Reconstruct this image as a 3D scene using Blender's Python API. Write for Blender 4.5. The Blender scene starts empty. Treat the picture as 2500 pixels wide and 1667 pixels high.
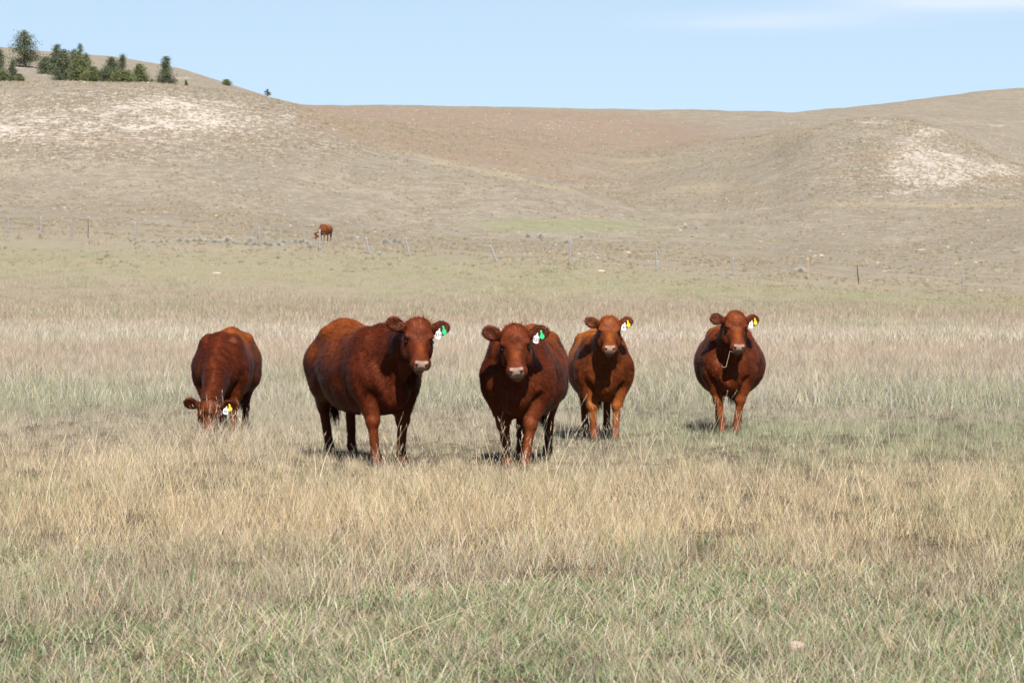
import bpy, math, random
import numpy as np
from mathutils import Vector, Matrix
R = math.radians
sc = bpy.context.scene
COL = sc.collection

# ------------------------------------------------------------------ camera, sky, sun, exposure
FPX = 6944.0          # focal length in photo pixels (100 mm lens, 36 mm sensor, 2500 px wide)
CAMH = 1.75
HOR = 700.0           # eye level in the photo
cam_d = bpy.data.cameras.new('camera'); cam = bpy.data.objects.new('camera', cam_d); COL.objects.link(cam)
cam_d.lens = 100; cam_d.sensor_width = 36; cam_d.clip_start = 0.1; cam_d.clip_end = 6000
cam.location = (0, 0, CAMH)
cam.rotation_euler = (R(90) - math.atan((833.5 - HOR) / FPX), 0, 0)
cam_d.dof.use_dof = True; cam_d.dof.focus_distance = 28.5; cam_d.dof.aperture_fstop = 10.0
sc.camera = cam

SUN_EL, SUN_AZ = 43.0, 9.0      # azimuth: degrees to the right of straight behind the camera
w = bpy.data.worlds.new('World'); sc.world = w; w.use_nodes = True
nt = w.node_tree; nt.nodes.clear()
def N(t, typ, **kw):
    n = t.nodes.new(typ)
    for k, v in kw.items(): setattr(n, k, v)
    return n
wo = N(nt, 'ShaderNodeOutputWorld'); bg = N(nt, 'ShaderNodeBackground'); sky = N(nt, 'ShaderNodeTexSky')
sky.sky_type = 'NISHITA'; sky.sun_disc = False; sky.sun_elevation = R(SUN_EL); sky.sun_rotation = R(180 - SUN_AZ)
sky.altitude = 1200; sky.air_density = 1.0; sky.dust_density = 0.6; sky.ozone_density = 1.2
bg.inputs['Strength'].default_value = 0.05
# thin high cloud, a property of the sky direction
tc = N(nt, 'ShaderNodeTexCoord'); mp = N(nt, 'ShaderNodeMapping'); mp.inputs['Scale'].default_value = (5, 5, 55)
mp.inputs['Rotation'].default_value = (0, R(-3), 0)
no = N(nt, 'ShaderNodeTexNoise'); no.inputs['Scale'].default_value = 1.6; no.inputs['Detail'].default_value = 5; no.inputs['Roughness'].default_value = 0.55
sep = N(nt, 'ShaderNodeSeparateXYZ')
nt.links.new(tc.outputs['Generated'], mp.inputs['Vector']); nt.links.new(mp.outputs['Vector'], no.inputs['Vector'])
nt.links.new(tc.outputs['Generated'], sep.inputs[0])
def wmath(op, a, b=None, c=None, clamp=False):
    n = N(nt, 'ShaderNodeMath', operation=op, use_clamp=clamp)
    for i, v in enumerate((a, b, c)):
        if v is None: continue
        if isinstance(v, (int, float)): n.inputs[i].default_value = v
        else: nt.links.new(v, n.inputs[i])
    return n.outputs[0]
def wblob(cx, cz, sx, sz):
    dx = wmath('DIVIDE', wmath('SUBTRACT', sep.outputs['X'], cx), sx)
    dz = wmath('DIVIDE', wmath('SUBTRACT', sep.outputs['Z'], cz), sz)
    r2 = wmath('ADD', wmath('MULTIPLY', dx, dx), wmath('MULTIPLY', dz, dz))
    return wmath('POWER', 2.718, wmath('MULTIPLY', r2, -1.0))
m1 = wmath('ADD', wblob(0.094, 0.0926, 0.036, 0.0028), wblob(0.165, 0.0985, 0.045, 0.0036))
cf = wmath('MULTIPLY', m1, wmath('ADD', .5, wmath('MULTIPLY', wmath('SUBTRACT', no.outputs['Fac'], 0.3), 2.4, clamp=True)), clamp=True)
mixw = N(nt, 'ShaderNodeMix', data_type='RGBA')
tint = N(nt, 'ShaderNodeMix', data_type='RGBA', blend_type='MULTIPLY'); tint.inputs[0].default_value = 1.0
tint.inputs[7].default_value = (.685, .67, .75, 1)
nt.links.new(sky.outputs[0], tint.inputs[6])
low = N(nt, 'ShaderNodeMix', data_type='RGBA'); low.inputs[7].default_value = (6.3, 8.45, 10.6, 1)      # pale haze low in the sky
zz = wmath('DIVIDE', sep.outputs['Z'], .2)
nt.links.new(wmath('MULTIPLY', wmath('POWER', 2.718, wmath('MULTIPLY', wmath('MULTIPLY', zz, zz), -1.0)), .9), low.inputs[0]); nt.links.new(tint.outputs[2], low.inputs[6])
nt.links.new(wmath('MULTIPLY', cf, 1.0, clamp=True), mixw.inputs[0]); nt.links.new(low.outputs[2], mixw.inputs[6])
mixw.inputs[7].default_value = (7.4, 8.5, 10.0, 1)
nt.links.new(mixw.outputs[2], bg.inputs['Color']); nt.links.new(bg.outputs[0], wo.inputs['Surface'])

sl = bpy.data.lights.new('sun', 'SUN'); so = bpy.data.objects.new('sun', sl); COL.objects.link(so)
sl.energy = 5.0; sl.angle = R(0.5); sl.color = (1.0, 0.955, 0.89)
sd = Vector((math.sin(R(SUN_AZ)) * math.cos(R(SUN_EL)), -math.cos(R(SUN_AZ)) * math.cos(R(SUN_EL)), math.sin(R(SUN_EL))))
so.rotation_euler = sd.to_track_quat('Z', 'Y').to_euler(); so.location = (10, -40, 60)
sc.view_settings.view_transform = 'Standard'; sc.view_settings.look = 'None'
sc.view_settings.exposure = 1.06; sc.view_settings.gamma = 1.0
sc.render.resolution_x = 1024; sc.render.resolution_y = 682
sc.render.engine = 'CYCLES'

# ------------------------------------------------------------------ helpers
rng = np.random.default_rng(7)
def tag(o, label=None, cat=None, group=None, kind=None):
    for k, v in (('label', label), ('category', cat), ('group', group), ('kind', kind)):
        if v: o[k] = v
    return o
def empty(name, loc=(0, 0, 0), rz=0.0):
    o = bpy.data.objects.new(name, None); COL.objects.link(o); o.location = loc; o.rotation_euler = (0, 0, rz)
    o.empty_display_size = 0.2
    return o
def mesh_np(name, V, F, smooth=True, cols=None, colname='tone', floats=None):
    """V (n,3), F (m,k) array of equal-size polygons -> mesh"""
    V = np.asarray(V, np.float32); F = np.asarray(F, np.int32)
    me = bpy.data.meshes.new(name)
    k = F.shape[1]
    me.vertices.add(len(V)); me.vertices.foreach_set('co', V.ravel())
    me.loops.add(F.size); me.loops.foreach_set('vertex_index', F.ravel())
    me.polygons.add(len(F)); me.polygons.foreach_set('loop_start', np.arange(0, F.size, k, dtype=np.int32))
    me.polygons.foreach_set('loop_total', np.full(len(F), k, np.int32))
    me.polygons.foreach_set('use_smooth', np.full(len(F), smooth))
    if cols is not None:
        a = me.color_attributes.new(colname, 'FLOAT_COLOR', 'POINT')
        c = np.ones((len(V), 4), np.float32); c[:, :3] = cols[:, :3]
        if cols.shape[1] == 4: c[:, 3] = cols[:, 3]
        a.data.foreach_set('color', c.ravel())
    for nme, arr in (floats or {}).items():
        a = me.attributes.new(nme, 'FLOAT', 'POINT'); a.data.foreach_set('value', np.asarray(arr, np.float32))
    me.update(calc_edges=True); me.validate()
    return me
def link(name, me, mat=None, parent=None, loc=None):
    o = bpy.data.objects.new(name, me); COL.objects.link(o)
    if mat and not me.materials: me.materials.append(mat)
    if parent: o.parent = parent
    if loc is not None: o.location = loc
    return o
# value noise
_T = np.random.default_rng(11).random((256, 256)).astype(np.float32)
def vnoise(x, y):
    xi = np.floor(x).astype(int); yi = np.floor(y).astype(int)
    fx = x - xi; fy = y - yi; fx = fx * fx * (3 - 2 * fx); fy = fy * fy * (3 - 2 * fy)
    a = _T[xi & 255, yi & 255]; b = _T[(xi + 1) & 255, yi & 255]; c = _T[xi & 255, (yi + 1) & 255]; d = _T[(xi + 1) & 255, (yi + 1) & 255]
    return (a * (1 - fx) + b * fx) * (1 - fy) + (c * (1 - fx) + d * fx) * fy
def fbm(x, y, oct=4):
    s = 0; a = .5; t = 0
    for i in range(oct):
        s = s + a * vnoise(x * 2 ** i + 17.3 * i, y * 2 ** i + 5.1 * i); t += a; a *= .5
    return s / t

class Mat:
    def __init__(s, name, rough=0.8, spec=0.3):
        s.m = bpy.data.materials.new(name); s.m.use_nodes = True; s.t = s.m.node_tree
        s.b = s.t.nodes['Principled BSDF']; s.b.inputs['Roughness'].default_value = rough
        s.b.inputs['Specular IOR Level'].default_value = spec
        s.out = s.t.nodes['Material Output']
    def n(s, typ, **kw): return N(s.t, typ, **kw)
    def l(s, a, b): s.t.links.new(a, b)
    def math(s, op, a, b=None, c=None, clamp=False):
        n = s.n('ShaderNodeMath', operation=op, use_clamp=clamp)
        for i, v in enumerate((a, b, c)):
            if v is None: continue
            if isinstance(v, (int, float)): n.inputs[i].default_value = v
            else: s.l(v, n.inputs[i])
        return n.outputs[0]
    def noise(s, scale, detail=4, rough=.55, vec=None, sx=None):
        n = s.n('ShaderNodeTexNoise'); n.inputs['Scale'].default_value = scale; n.inputs['Detail'].default_value = detail
        n.inputs['Roughness'].default_value = rough
        g = s.n('ShaderNodeNewGeometry').outputs['Position'] if vec is None else vec
        if sx:
            mpn = s.n('ShaderNodeMapping'); mpn.inputs['Scale'].default_value = sx; s.l(g, mpn.inputs[0]); g = mpn.outputs[0]
        s.l(g, n.inputs['Vector'])
        return n.outputs['Fac']
    def mix(s, f, a, b, blend='MIX'):
        n = s.n('ShaderNodeMix', data_type='RGBA', blend_type=blend)
        for i, v in ((0, f), (6, a), (7, b)):
            if isinstance(v, (int, float)): n.inputs[i].default_value = v
            elif isinstance(v, tuple): n.inputs[i].default_value = (*v, 1) if len(v) == 3 else v
            else: s.l(v, n.inputs[i])
        return n.outputs[2]
    def ramp(s, f, lo, hi):
        n = s.n('ShaderNodeMapRange', interpolation_type='SMOOTHSTEP'); s.l(f, n.inputs[0])
        n.inputs[1].default_value = lo; n.inputs[2].default_value = hi
        return n.outputs[0]
    def attr(s, name, typ='GEOMETRY'):
        n = s.n('ShaderNodeAttribute', attribute_name=name, attribute_type=typ); return n
def plain(name, col, rough=.8, spec=.3, var=.15, scale=8):
    m = Mat(name, rough, spec)
    f = m.noise(scale, 5)
    c = m.mix(f, tuple(x * (1 - var) for x in col), tuple(min(1, x * (1 + var)) for x in col))
    m.l(c, m.b.inputs['Base Color']); return m.m

# ------------------------------------------------------------------ terrain
def uk(tbl, u):
    k = np.array(tbl, float); return np.interp(u, k[:, 0], k[:, 1]), np.interp(u, k[:, 0], k[:, 2])
FENCE = [(-700, 200, 560), (21, 196, 578), (100, 195, 585), (331, 193, 590), (634, 190, 601), (781, 188, 610), (905, 187, 622), (1002, 186, 627), (1213, 185, 639),
         (1390, 184, 646), (1602, 186, 661), (1789, 188, 676), (1972, 190, 686), (2097, 192, 700), (2350, 196, 719), (2500, 198, 729), (3200, 210, 750)]
FEAT = [
 [(-700, 150, 715), (1250, 150, 738), (2500, 150, 762), (3200, 150, 770)],
 FENCE,
 [(-700, 270, 490), (0, 270, 500), (425, 270, 505), (785, 268, 553), (1000, 268, 570), (1250, 266, 575), (1600, 266, 590), (1900, 270, 600), (2200, 270, 588), (2500, 270, 560), (3200, 270, 540)],
 [(-700, 350, 215), (0, 350, 201), (178, 350, 200), (372, 350, 204), (446, 350, 211), (595, 350, 230), (744, 345, 262), (925, 335, 348), (1169, 325, 407), (1382, 315, 456), (1541, 312, 512), (1750, 330, 500),
  (1900, 370, 390), (1970, 385, 330), (2043, 395, 303), (2107, 400, 291), (2219, 400, 295), (2298, 395, 317), (2362, 390, 346), (2430, 385, 382), (2500, 380, 407), (3200, 380, 470)],
 [(-700, 430, 225), (0, 430, 214), (372, 430, 217), (595, 430, 246), (744, 420, 286), (925, 390, 372), (1169, 375, 422), (1382, 365, 464), (1541, 372, 468), (1750, 400, 400), (1950, 440, 330), (2043, 450, 318), (2219, 460, 318), (2298, 460, 342), (2362, 460, 375), (2500, 460, 432), (3200, 460, 490)],
 [(-700, 600, 160), (0, 600, 172), (300, 600, 186), (446, 600, 206), (595, 600, 228), (744, 500, 270), (925, 470, 300), (1169, 470, 320), (1382, 470, 340), (1541, 470, 370), (1750, 480, 335), (1950, 520, 298), (2100, 600, 290), (2219, 600, 295), (2500, 600, 335), (3200, 600, 380)],
 [(-700, 800, 100), (0, 800, 118), (89, 800, 127), (214, 800, 135), (312, 800, 147), (426, 800, 168), (550, 800, 204), (625, 790, 228), (700, 760, 249), (744, 650, 261), (800, 600, 261), (1000, 600, 259), (1250, 600, 261), (1600, 600, 270), (1700, 610, 268), (1850, 640, 270), (1950, 680, 276), (2100, 730, 261), (2250, 760, 239), (2400, 780, 219), (2500, 780, 212), (3200, 780, 225)],
]
UU = np.arange(-1500, 4001, 10.0); DD = np.arange(0, 2600, 2.0)
def build_table():
    Z = np.zeros((len(UU), len(DD)))
    fe = [uk(t, UU) for t in FEAT]
    for i in range(len(UU)):
        ds = [0, 112]; zs = [0, 0]
        for d, y in fe:
            ds.append(d[i]); zs.append(CAMH + (HOR - y[i]) * d[i] / FPX)
        ds += [ds[-1] + 60, ds[-1] + 250, 2700]; z7 = zs[-1]; zs += [z7 - 2.5, z7 - 25, z7 - 60]
        Z[i] = np.interp(DD, ds, zs)
    def sm(a, k, axis):
        ker = np.hanning(k + 2)[1:-1]; ker /= ker.sum()
        pad = [(0, 0), (0, 0)]; pad[axis] = (k // 2, k // 2)
        return np.apply_along_axis(lambda r: np.convolve(r, ker, 'valid'), axis, np.pad(a, pad, mode='edge'))
    Z = sm(Z, 11, 1); Z = sm(Z, 7, 0)
    return Z
ZT = build_table()
def ground(x, y, detail=True):
    x = np.asarray(x, float); y = np.asarray(y, float)
    yy = np.maximum(y, 60.0)
    u = np.clip(1250 + FPX * x / yy, UU[0], UU[-1] - 1); d = np.clip(y, 0, DD[-1] - 3)
    a = (u - UU[0]) / 10; b = d / 2.0
    i = a.astype(int); j = b.astype(int); fa = a - i; fb = b - j
    z = (ZT[i, j] * (1 - fa) + ZT[i + 1, j] * fa) * (1 - fb) + (ZT[i, j + 1] * (1 - fa) + ZT[i + 1, j + 1] * fa) * fb
    if detail:
        k = np.clip((y - 130) / 150, 0, 1)
        z = z + k * ((fbm(x / 38, y / 38) - .5) * 1.6 + (fbm(x / 9 + 9, y / 9) - .5) * .55) + (fbm(x / 6 + 3, y / 6, 2) - .5) * .06
    return z
def at(u, d): return (u - 1250) / FPX * d
def yscr(z, d): return HOR - (z - CAMH) * FPX / d

# cover masks in the terrain's own lie: (channel, u, y, su, sy, amp); r = bare pale soil, g = green, b = rust, a = gold
BL = [
 ('r', 250, 290, 700, 75, .52), ('r', 620, 280, 260, 40, .16), ('r', 2250, 395, 230, 75, .56), ('r', 420, 250, 150, 25, .3), ('r', 100, 340, 500, 45, .3), ('r', 820, 350, 100, 25, .3),
 ('r', 2290, 420, 120, 45, .38), ('r', 2230, 345, 90, 30, .25), ('r', 2200, 470, 60, 12, .5), ('r', 2460, 430, 90, 40, .4), ('r', 2270, 320, 50, 12, .5), ('r', 2120, 300, 60, 4, .6),
 ('r', 1350, 310, 180, 22, .32), ('r', 1450, 445, 90, 16, .3), ('r', 60, 165, 75, 6, .8), ('r', 430, 192, 70, 4, .7), ('r', 110, 176, 30, 4, .7), ('r', 1250, 300, 500, 40, .12), ('r', 1930, 300, 60, 8, .5), ('r', 2440, 308, 40, 3, .6),
 ('b', 800, 275, 60, 14, .8), ('b', 900, 325, 60, 14, .7), ('b', 1010, 360, 70, 12, .6), ('b', 1130, 385, 70, 10, .5), ('b', 1200, 320, 350, 42, .65), ('b', 1600, 330, 250, 40, .3), 
 ('a', 1100, 400, 70, 6, .9), ('a', 1250, 425, 90, 7, .9), ('a', 1400, 455, 90, 7, .9), ('g', 600, 430, 500, 40, .3), ('g', 1800, 420, 300, 50, .3), ('b', 250, 330, 300, 30, .15), ('a', 300, 520, 500, 40, .35), ('a', 1900, 560, 500, 40, .3),  # leading gold blobs paint the spur's lit edge
 ('g', 1350, 548, 300, 22, 1.1), ('g', 1700, 590, 700, 26, .45), ('b', 880, 300, 130, 30, .5), ('b', 1050, 350, 120, 22, .4), ('g', 600, 640, 700, 26, .45), ('g', 1450, 690, 450, 16, .65), ('g', 2050, 722, 350, 10, .6), ('g', 1250, 268, 600, 8, .7), ('g', 1985, 300, 60, 10, .6), ('g', 1800, 400, 150, 60, .2), ('g', 150, 625, 250, 12, .5),
 ('g', 1200, 470, 200, 40, .2), ('g', 1700, 300, 200, 20, .3), ('g', 2000, 560, 300, 20, .25), ('g', 200, 203, 400, 5, .5),
 ('b', 900, 290, 140, 22, .55), ('b', 1000, 330, 120, 14, .4), ('b', 2120, 385, 60, 14, .75), ('b', 2200, 370, 30, 12, .7), ('b', 2440, 440, 90, 14, .7), ('b', 750, 262, 40, 12, .6), ('b', 1600, 340, 200, 22, .25), ('b', 300, 130, 400, 20, .3), ('b', 1450, 320, 250, 30, .2), ('b', 300, 345, 400, 30, .25), ('b', 2330, 330, 60, 20, .3),
 ('a', 1560, 395, 80, 12, .9), ('a', 1720, 460, 200, 24, .8), ('a', 2000, 500, 400, 8, .5), ('a', 2350, 500, 260, 9, .8), ('a', 1750, 620, 500, 28, .55), ('a', 2300, 690, 300, 22, .6), ('a', 100, 578, 250, 6, .7), ('a', 500, 655, 400, 16, .3), ('a', 250, 460, 500, 40, .3), ('a', 1720, 527, 60, 6, .7), ('a', 900, 470, 300, 40, .2),
]
def masks(x, y, z):
    d = np.maximum(y, 5.0); u = 1250 + FPX * x / d; ys = yscr(z, d)
    out = {c: np.zeros_like(u) for c in 'rgba'}
    for c, u0, y0, su, sy, a in BL:
        out[c] += a * np.exp(-((u - u0) / su) ** 2 - ((ys - y0) / sy) ** 2)
    far = np.clip((y - 120) / 40, 0, 1)
    out['r'] = out['r'] * (.75 + .55 * fbm(x / 11 + 3, y / 16 + 8, 3))
    # browner slope beyond the spur, darkened for contrast; the spur's lit crest painted pale
    line = np.interp(u, [700, 744, 925, 1169, 1382, 1541], [248, 262, 350, 408, 457, 512])
    w_ = np.clip((u - 735) / 40, 0, 1) * np.clip((1750 - u) / 450, 0, 1)
    out['b'] += .62 * w_ * np.clip((line - ys) / 6, 0, 1) * np.clip((ys - 262) / 14, 0, 1) * (y > 330)
    out['a'] += .9 * w_ * np.exp(-((ys - line - 7) / 6) ** 2) * (y < 360) * (u < 1560)
    for c in out: out[c] = np.clip(out[c], 0, .70 if c == 'r' else 1) * far
    return out

def build_terrain():
    rows = np.concatenate([np.arange(-60, 10, 8), np.arange(10, 120, 2.5), np.arange(120, 640, 1.5), np.arange(640, 900, 4), np.arange(900, 2501, 80)])
    nc = 380
    s = np.linspace(-1, 1, nc); s = np.sign(s) * np.abs(s) ** 1.35
    X = s[None, :] * np.maximum(60, .48 * rows)[:, None]; Y = np.repeat(rows[:, None], nc, 1)
    Z = ground(X, Y)
    m = masks(X, Y, Z)
    V = np.stack([X, Y, Z], -1).reshape(-1, 3)
    nr = len(rows)
    idx = np.arange(nr * nc).reshape(nr, nc)
    F = np.stack([idx[:-1, :-1], idx[:-1, 1:], idx[1:, 1:], idx[1:, :-1]], -1).reshape(-1, 4)
    cols = np.stack([m['r'], m['g'], m['b'], m['a']], -1).reshape(-1, 4)
    return mesh_np('ground', V, F, True, cols, 'cover')

def band_color(M, P):
    """field cover colour as a function of world position: bands of different grasses in the pasture"""
    sepn = M.n('ShaderNodeSeparateXYZ'); M.l(P, sepn.inputs[0])
    wob = M.noise(.05, 3, .6, sx=(1, .6, 0))
    yw = M.math('ADD', sepn.outputs['Y'], M.math('MULTIPLY', M.math('SUBTRACT', wob, .5), M.math('MULTIPLY', sepn.outputs['Y'], .45)))
    cr = M.n('ShaderNodeValToRGB'); e = cr.color_ramp.elements
    stops = [(10, (.44, .375, .275)), (16, (.45, .375, .27)), (20, (.545, .43, .27)), (26, (.53, .43, .29)), (33, (.46, .40, .305)), (42, (.44, .395, .315)), (55, (.46, .39, .305)),
             (72, (.48, .385, .305)), (95, (.52, .455, .38)), (112, (.47, .40, .325)), (125, (.405, .33, .255)), (150, (.375, .315, .235)), (170, (.37, .335, .215)), (200, (.39, .34, .245)), (300, (.37, .33, .245))]
    while len(e) < len(stops): e.new(.5)
    for k, (yy, c) in enumerate(stops): e[k].position = yy / 300; e[k].color = (*c, 1)
    M.l(M.math('DIVIDE', yw, 300.0, clamp=True), cr.inputs[0])
    return cr.outputs[0], sepn

def ground_material():
    M = Mat('pasture_ground', .95, .1)
    P = M.n('ShaderNodeNewGeometry').outputs['Position']
    base, sepn = band_color(M, P)
    cov = M.attr('cover'); sc3 = M.n('ShaderNodeSeparateColor'); M.l(cov.outputs['Color'], sc3.inputs[0])
    r, g, b, a = sc3.outputs[0], sc3.outputs[1], sc3.outputs[2], cov.outputs['Alpha']
    n1 = M.noise(.35, 6, .65); n2 = M.noise(1.8, 5, .7); n3 = M.noise(.06, 4, .6); n4 = M.noise(5.0, 3, .6)
    far = M.ramp(sepn.outputs['Y'], 150, 260)
    hill = M.mix(M.ramp(n3, .35, .65), (.305, .268, .208), (.365, .322, .245))
    c = M.mix(far, base, hill)
    c = M.mix(M.math('MULTIPLY', far, M.ramp(n1, .42, .62)), c, (.285, .24, .185))
    busy = M.math('MULTIPLY', far, M.math('ADD', .42, M.math('MULTIPLY', M.ramp(r, .0, .3), .65)))
    nf = M.noise(.9, 6, .75, sx=(1, 1, 1.6)); c = M.mix(M.math('MULTIPLY', busy, M.math('MULTIPLY', M.ramp(nf, .50, .56), .75)), c, (.54, .475, .40))
    ng = M.noise(3.2, 4, .7); c = M.mix(M.math('MULTIPLY', busy, M.math('MULTIPLY', M.ramp(ng, .50, .56), .75)), c, (.15, .13, .095))
    nr = M.noise(1.3, 4, .7); c = M.mix(M.math('MULTIPLY', busy, M.math('MULTIPLY', M.ramp(nr, .58, .66), .5)), c, (.44, .27, .18))
    def gate(ch, noise, soft=.18):      # noisy threshold of the mask
        v = M.math('ADD', ch, M.math('MULTIPLY', M.math('SUBTRACT', noise, .5), 2.4)); return M.math('MULTIPLY', M.ramp(v, .62 - soft, .62 + soft * 2.2), M.ramp(ch, .02, .15))
    c = M.mix(M.math('MULTIPLY', gate(a, n1), .45), c, (.48, .395, .25))
    c = M.mix(M.math('MULTIPLY', gate(g, n1), .6), c, (.29, .31, .165))
    c = M.mix(M.math('MULTIPLY', M.ramp(b, .1, .8), .5), c, (.275, .215, .165))
    nmx = M.math('ADD', M.math('MULTIPLY', M.noise(1.1, 6, .8), .75), M.math('MULTIPLY', M.noise(.25, 5, .7), .25))
    c = M.mix(M.math('MULTIPLY', gate(r, nmx, .05), .88), c, (.64, .57, .50))
    c = M.mix(M.math('MULTIPLY', M.math('MULTIPLY', M.ramp(b, .1, .7), M.ramp(M.noise(.7, 6, .75), .48, .58)), .6), c, (.43, .265, .18))
    # dark tuft specks and pale stones
    spk = M.ramp(n2, .60, .72); c = M.mix(M.math('MULTIPLY', M.math('MULTIPLY', spk, far), .6), c, (.20, .175, .12))
    pal = M.ramp(n4, .66, .74); c = M.mix(M.math('MULTIPLY', M.math('MULTIPLY', pal, far), .5), c, (.62, .56, .48))
    vor = M.n('ShaderNodeTexVoronoi'); vor.inputs['Scale'].default_value = .9; M.l(P, vor.inputs['Vector'])
    rk = M.ramp(vor.outputs['Distance'], .12, .09); sel = M.math('GREATER_THAN', M.noise(.11, 2), .56)
    c = M.mix(M.math('MULTIPLY', M.math('MULTIPLY', rk, sel), M.math('MULTIPLY', far, .7)), c, (.66, .61, .54))
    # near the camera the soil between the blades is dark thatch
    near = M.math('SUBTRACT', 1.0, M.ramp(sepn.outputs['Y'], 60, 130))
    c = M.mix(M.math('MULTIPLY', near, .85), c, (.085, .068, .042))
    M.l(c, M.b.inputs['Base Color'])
    bp = M.n('ShaderNodeBump'); bp.inputs['Strength'].default_value = 1.0; bp.inputs['Distance'].default_value = .25
    M.l(M.math('ADD', n2, M.math('MULTIPLY', n4, .5)), bp.inputs['Height']); M.l(bp.outputs[0], M.b.inputs['Normal'])
    return M.m
gm = ground_material()
tag(link('ground', build_terrain(), gm), kind='structure')

# ------------------------------------------------------------------ grass
def blades(n, rad, hmin, hmax, wid, lean, r, segs=3, bend=.5, seeds=0, tri=False):
    """returns verts, quads(as 4-index with tip tri duplicated), per-vertex colour index"""
    V = []; F = []; C = []
    ang = r.random(n) * 2 * np.pi; rr = rad * np.sqrt(r.random(n))
    bx, by = rr * np.cos(ang), rr * np.sin(ang)
    h = hmin + (hmax - hmin) * r.random(n) ** 1.3
    la = r.random(n) * 2 * np.pi; ln = lean * (.25 + r.random(n)); fa = r.random(n) * np.pi
    out = np.zeros((n, segs + 1, 2, 3)); 
    for s in range(segs + 1):
        t = s / segs
        off = h * ln * (t * (1 - bend) + bend * t * t * 1.4)
        cx = bx + off * np.cos(la); cy = by + off * np.sin(la); cz = h * t * (1 - .25 * ln * ln * t) 
        ww = wid * (.7 + .6 * r.random(n)) * (1 - t ** 1.5 * .9) * .5
        out[:, s, 0] = np.stack([cx - ww * np.cos(fa), cy - ww * np.sin(fa), cz], -1)
        out[:, s, 1] = np.stack([cx + ww * np.cos(fa), cy + ww * np.sin(fa), cz], -1)
    V = out.reshape(-1, 3)
    base = np.arange(n)[:, None] * (segs + 1) * 2
    Fs = [np.stack([base[:, 0] + 2 * s, base[:, 0] + 2 * s + 1, base[:, 0] + 2 * s + 3, base[:, 0] + 2 * s + 2], -1) for s in range(segs)]
    return V, np.concatenate(Fs), n * 1, (segs + 1) * 2
STRAW = np.array([(.62, .50, .32), (.74, .65, .50), (.46, .37, .26), (.82, .75, .63), (.42, .29, .19), (.66, .50, .22), (.28, .23, .17), (.60, .49, .39)])
GREEN = np.array([(.19, .36, .10), (.31, .47, .17), (.13, .26, .08), (.35, .45, .21)])
def clump(name, parts, seed, mat):
    r = np.random.default_rng(seed); VV = []; FF = []; CC = []; GP = []; o = 0
    for (n, rad, h0, h1, wd, lean, segs, gfrac, spike) in parts:
        V, F, nb, per = blades(n, rad, h0, h1, wd, lean, r, segs)
        isg = r.random(n) < gfrac
        c = STRAW[r.integers(0, len(STRAW), n)] * (.85 + .3 * r.random((n, 1)))
        gcol = GREEN[r.integers(0, len(GREEN), n)] * (.85 + .3 * r.random((n, 1)))
        c = np.where(isg[:, None], gcol, c)
        gp = np.where(isg, 2.0, r.random(n))
        VV.append(V); FF.append(F + o); CC.append(np.repeat(c, per, 0)); GP.append(np.repeat(gp, per)); o += len(V)
        if spike:      # seed head: a feathery spike of small flat scales along the top of each stalk
            tips = V.reshape(n, segs + 1, 2, 3).mean(2)
            a = tips[:, -2]; b = tips[:, -1]
            for k in range(n):
                ax = b[k] - a[k]
                for q in range(7):
                    p = a[k] + ax * (.45 + .09 * q)
                    s = r.normal(size=3) * .006; s[2] = abs(s[2]) + .016
                    e = r.normal(size=3); e = e / np.linalg.norm(e) * .0022
                    VV.append(np.array([p - e, p + e, p + s + e * .3, p + s - e * .3])); FF.append(np.array([[o, o + 1, o + 2, o + 3]])); o += 4
                    CC.append(np.tile(np.array([.70, .62, .50]), (4, 1))); GP.append(np.full(4, .99))
    V = np.concatenate(VV); F = np.concatenate(FF); C = np.concatenate(CC); G = np.concatenate(GP)
    me = mesh_np(name, V, F, True, C, 'tone', {'turn': G}); me.materials.append(mat)
    return me
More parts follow.
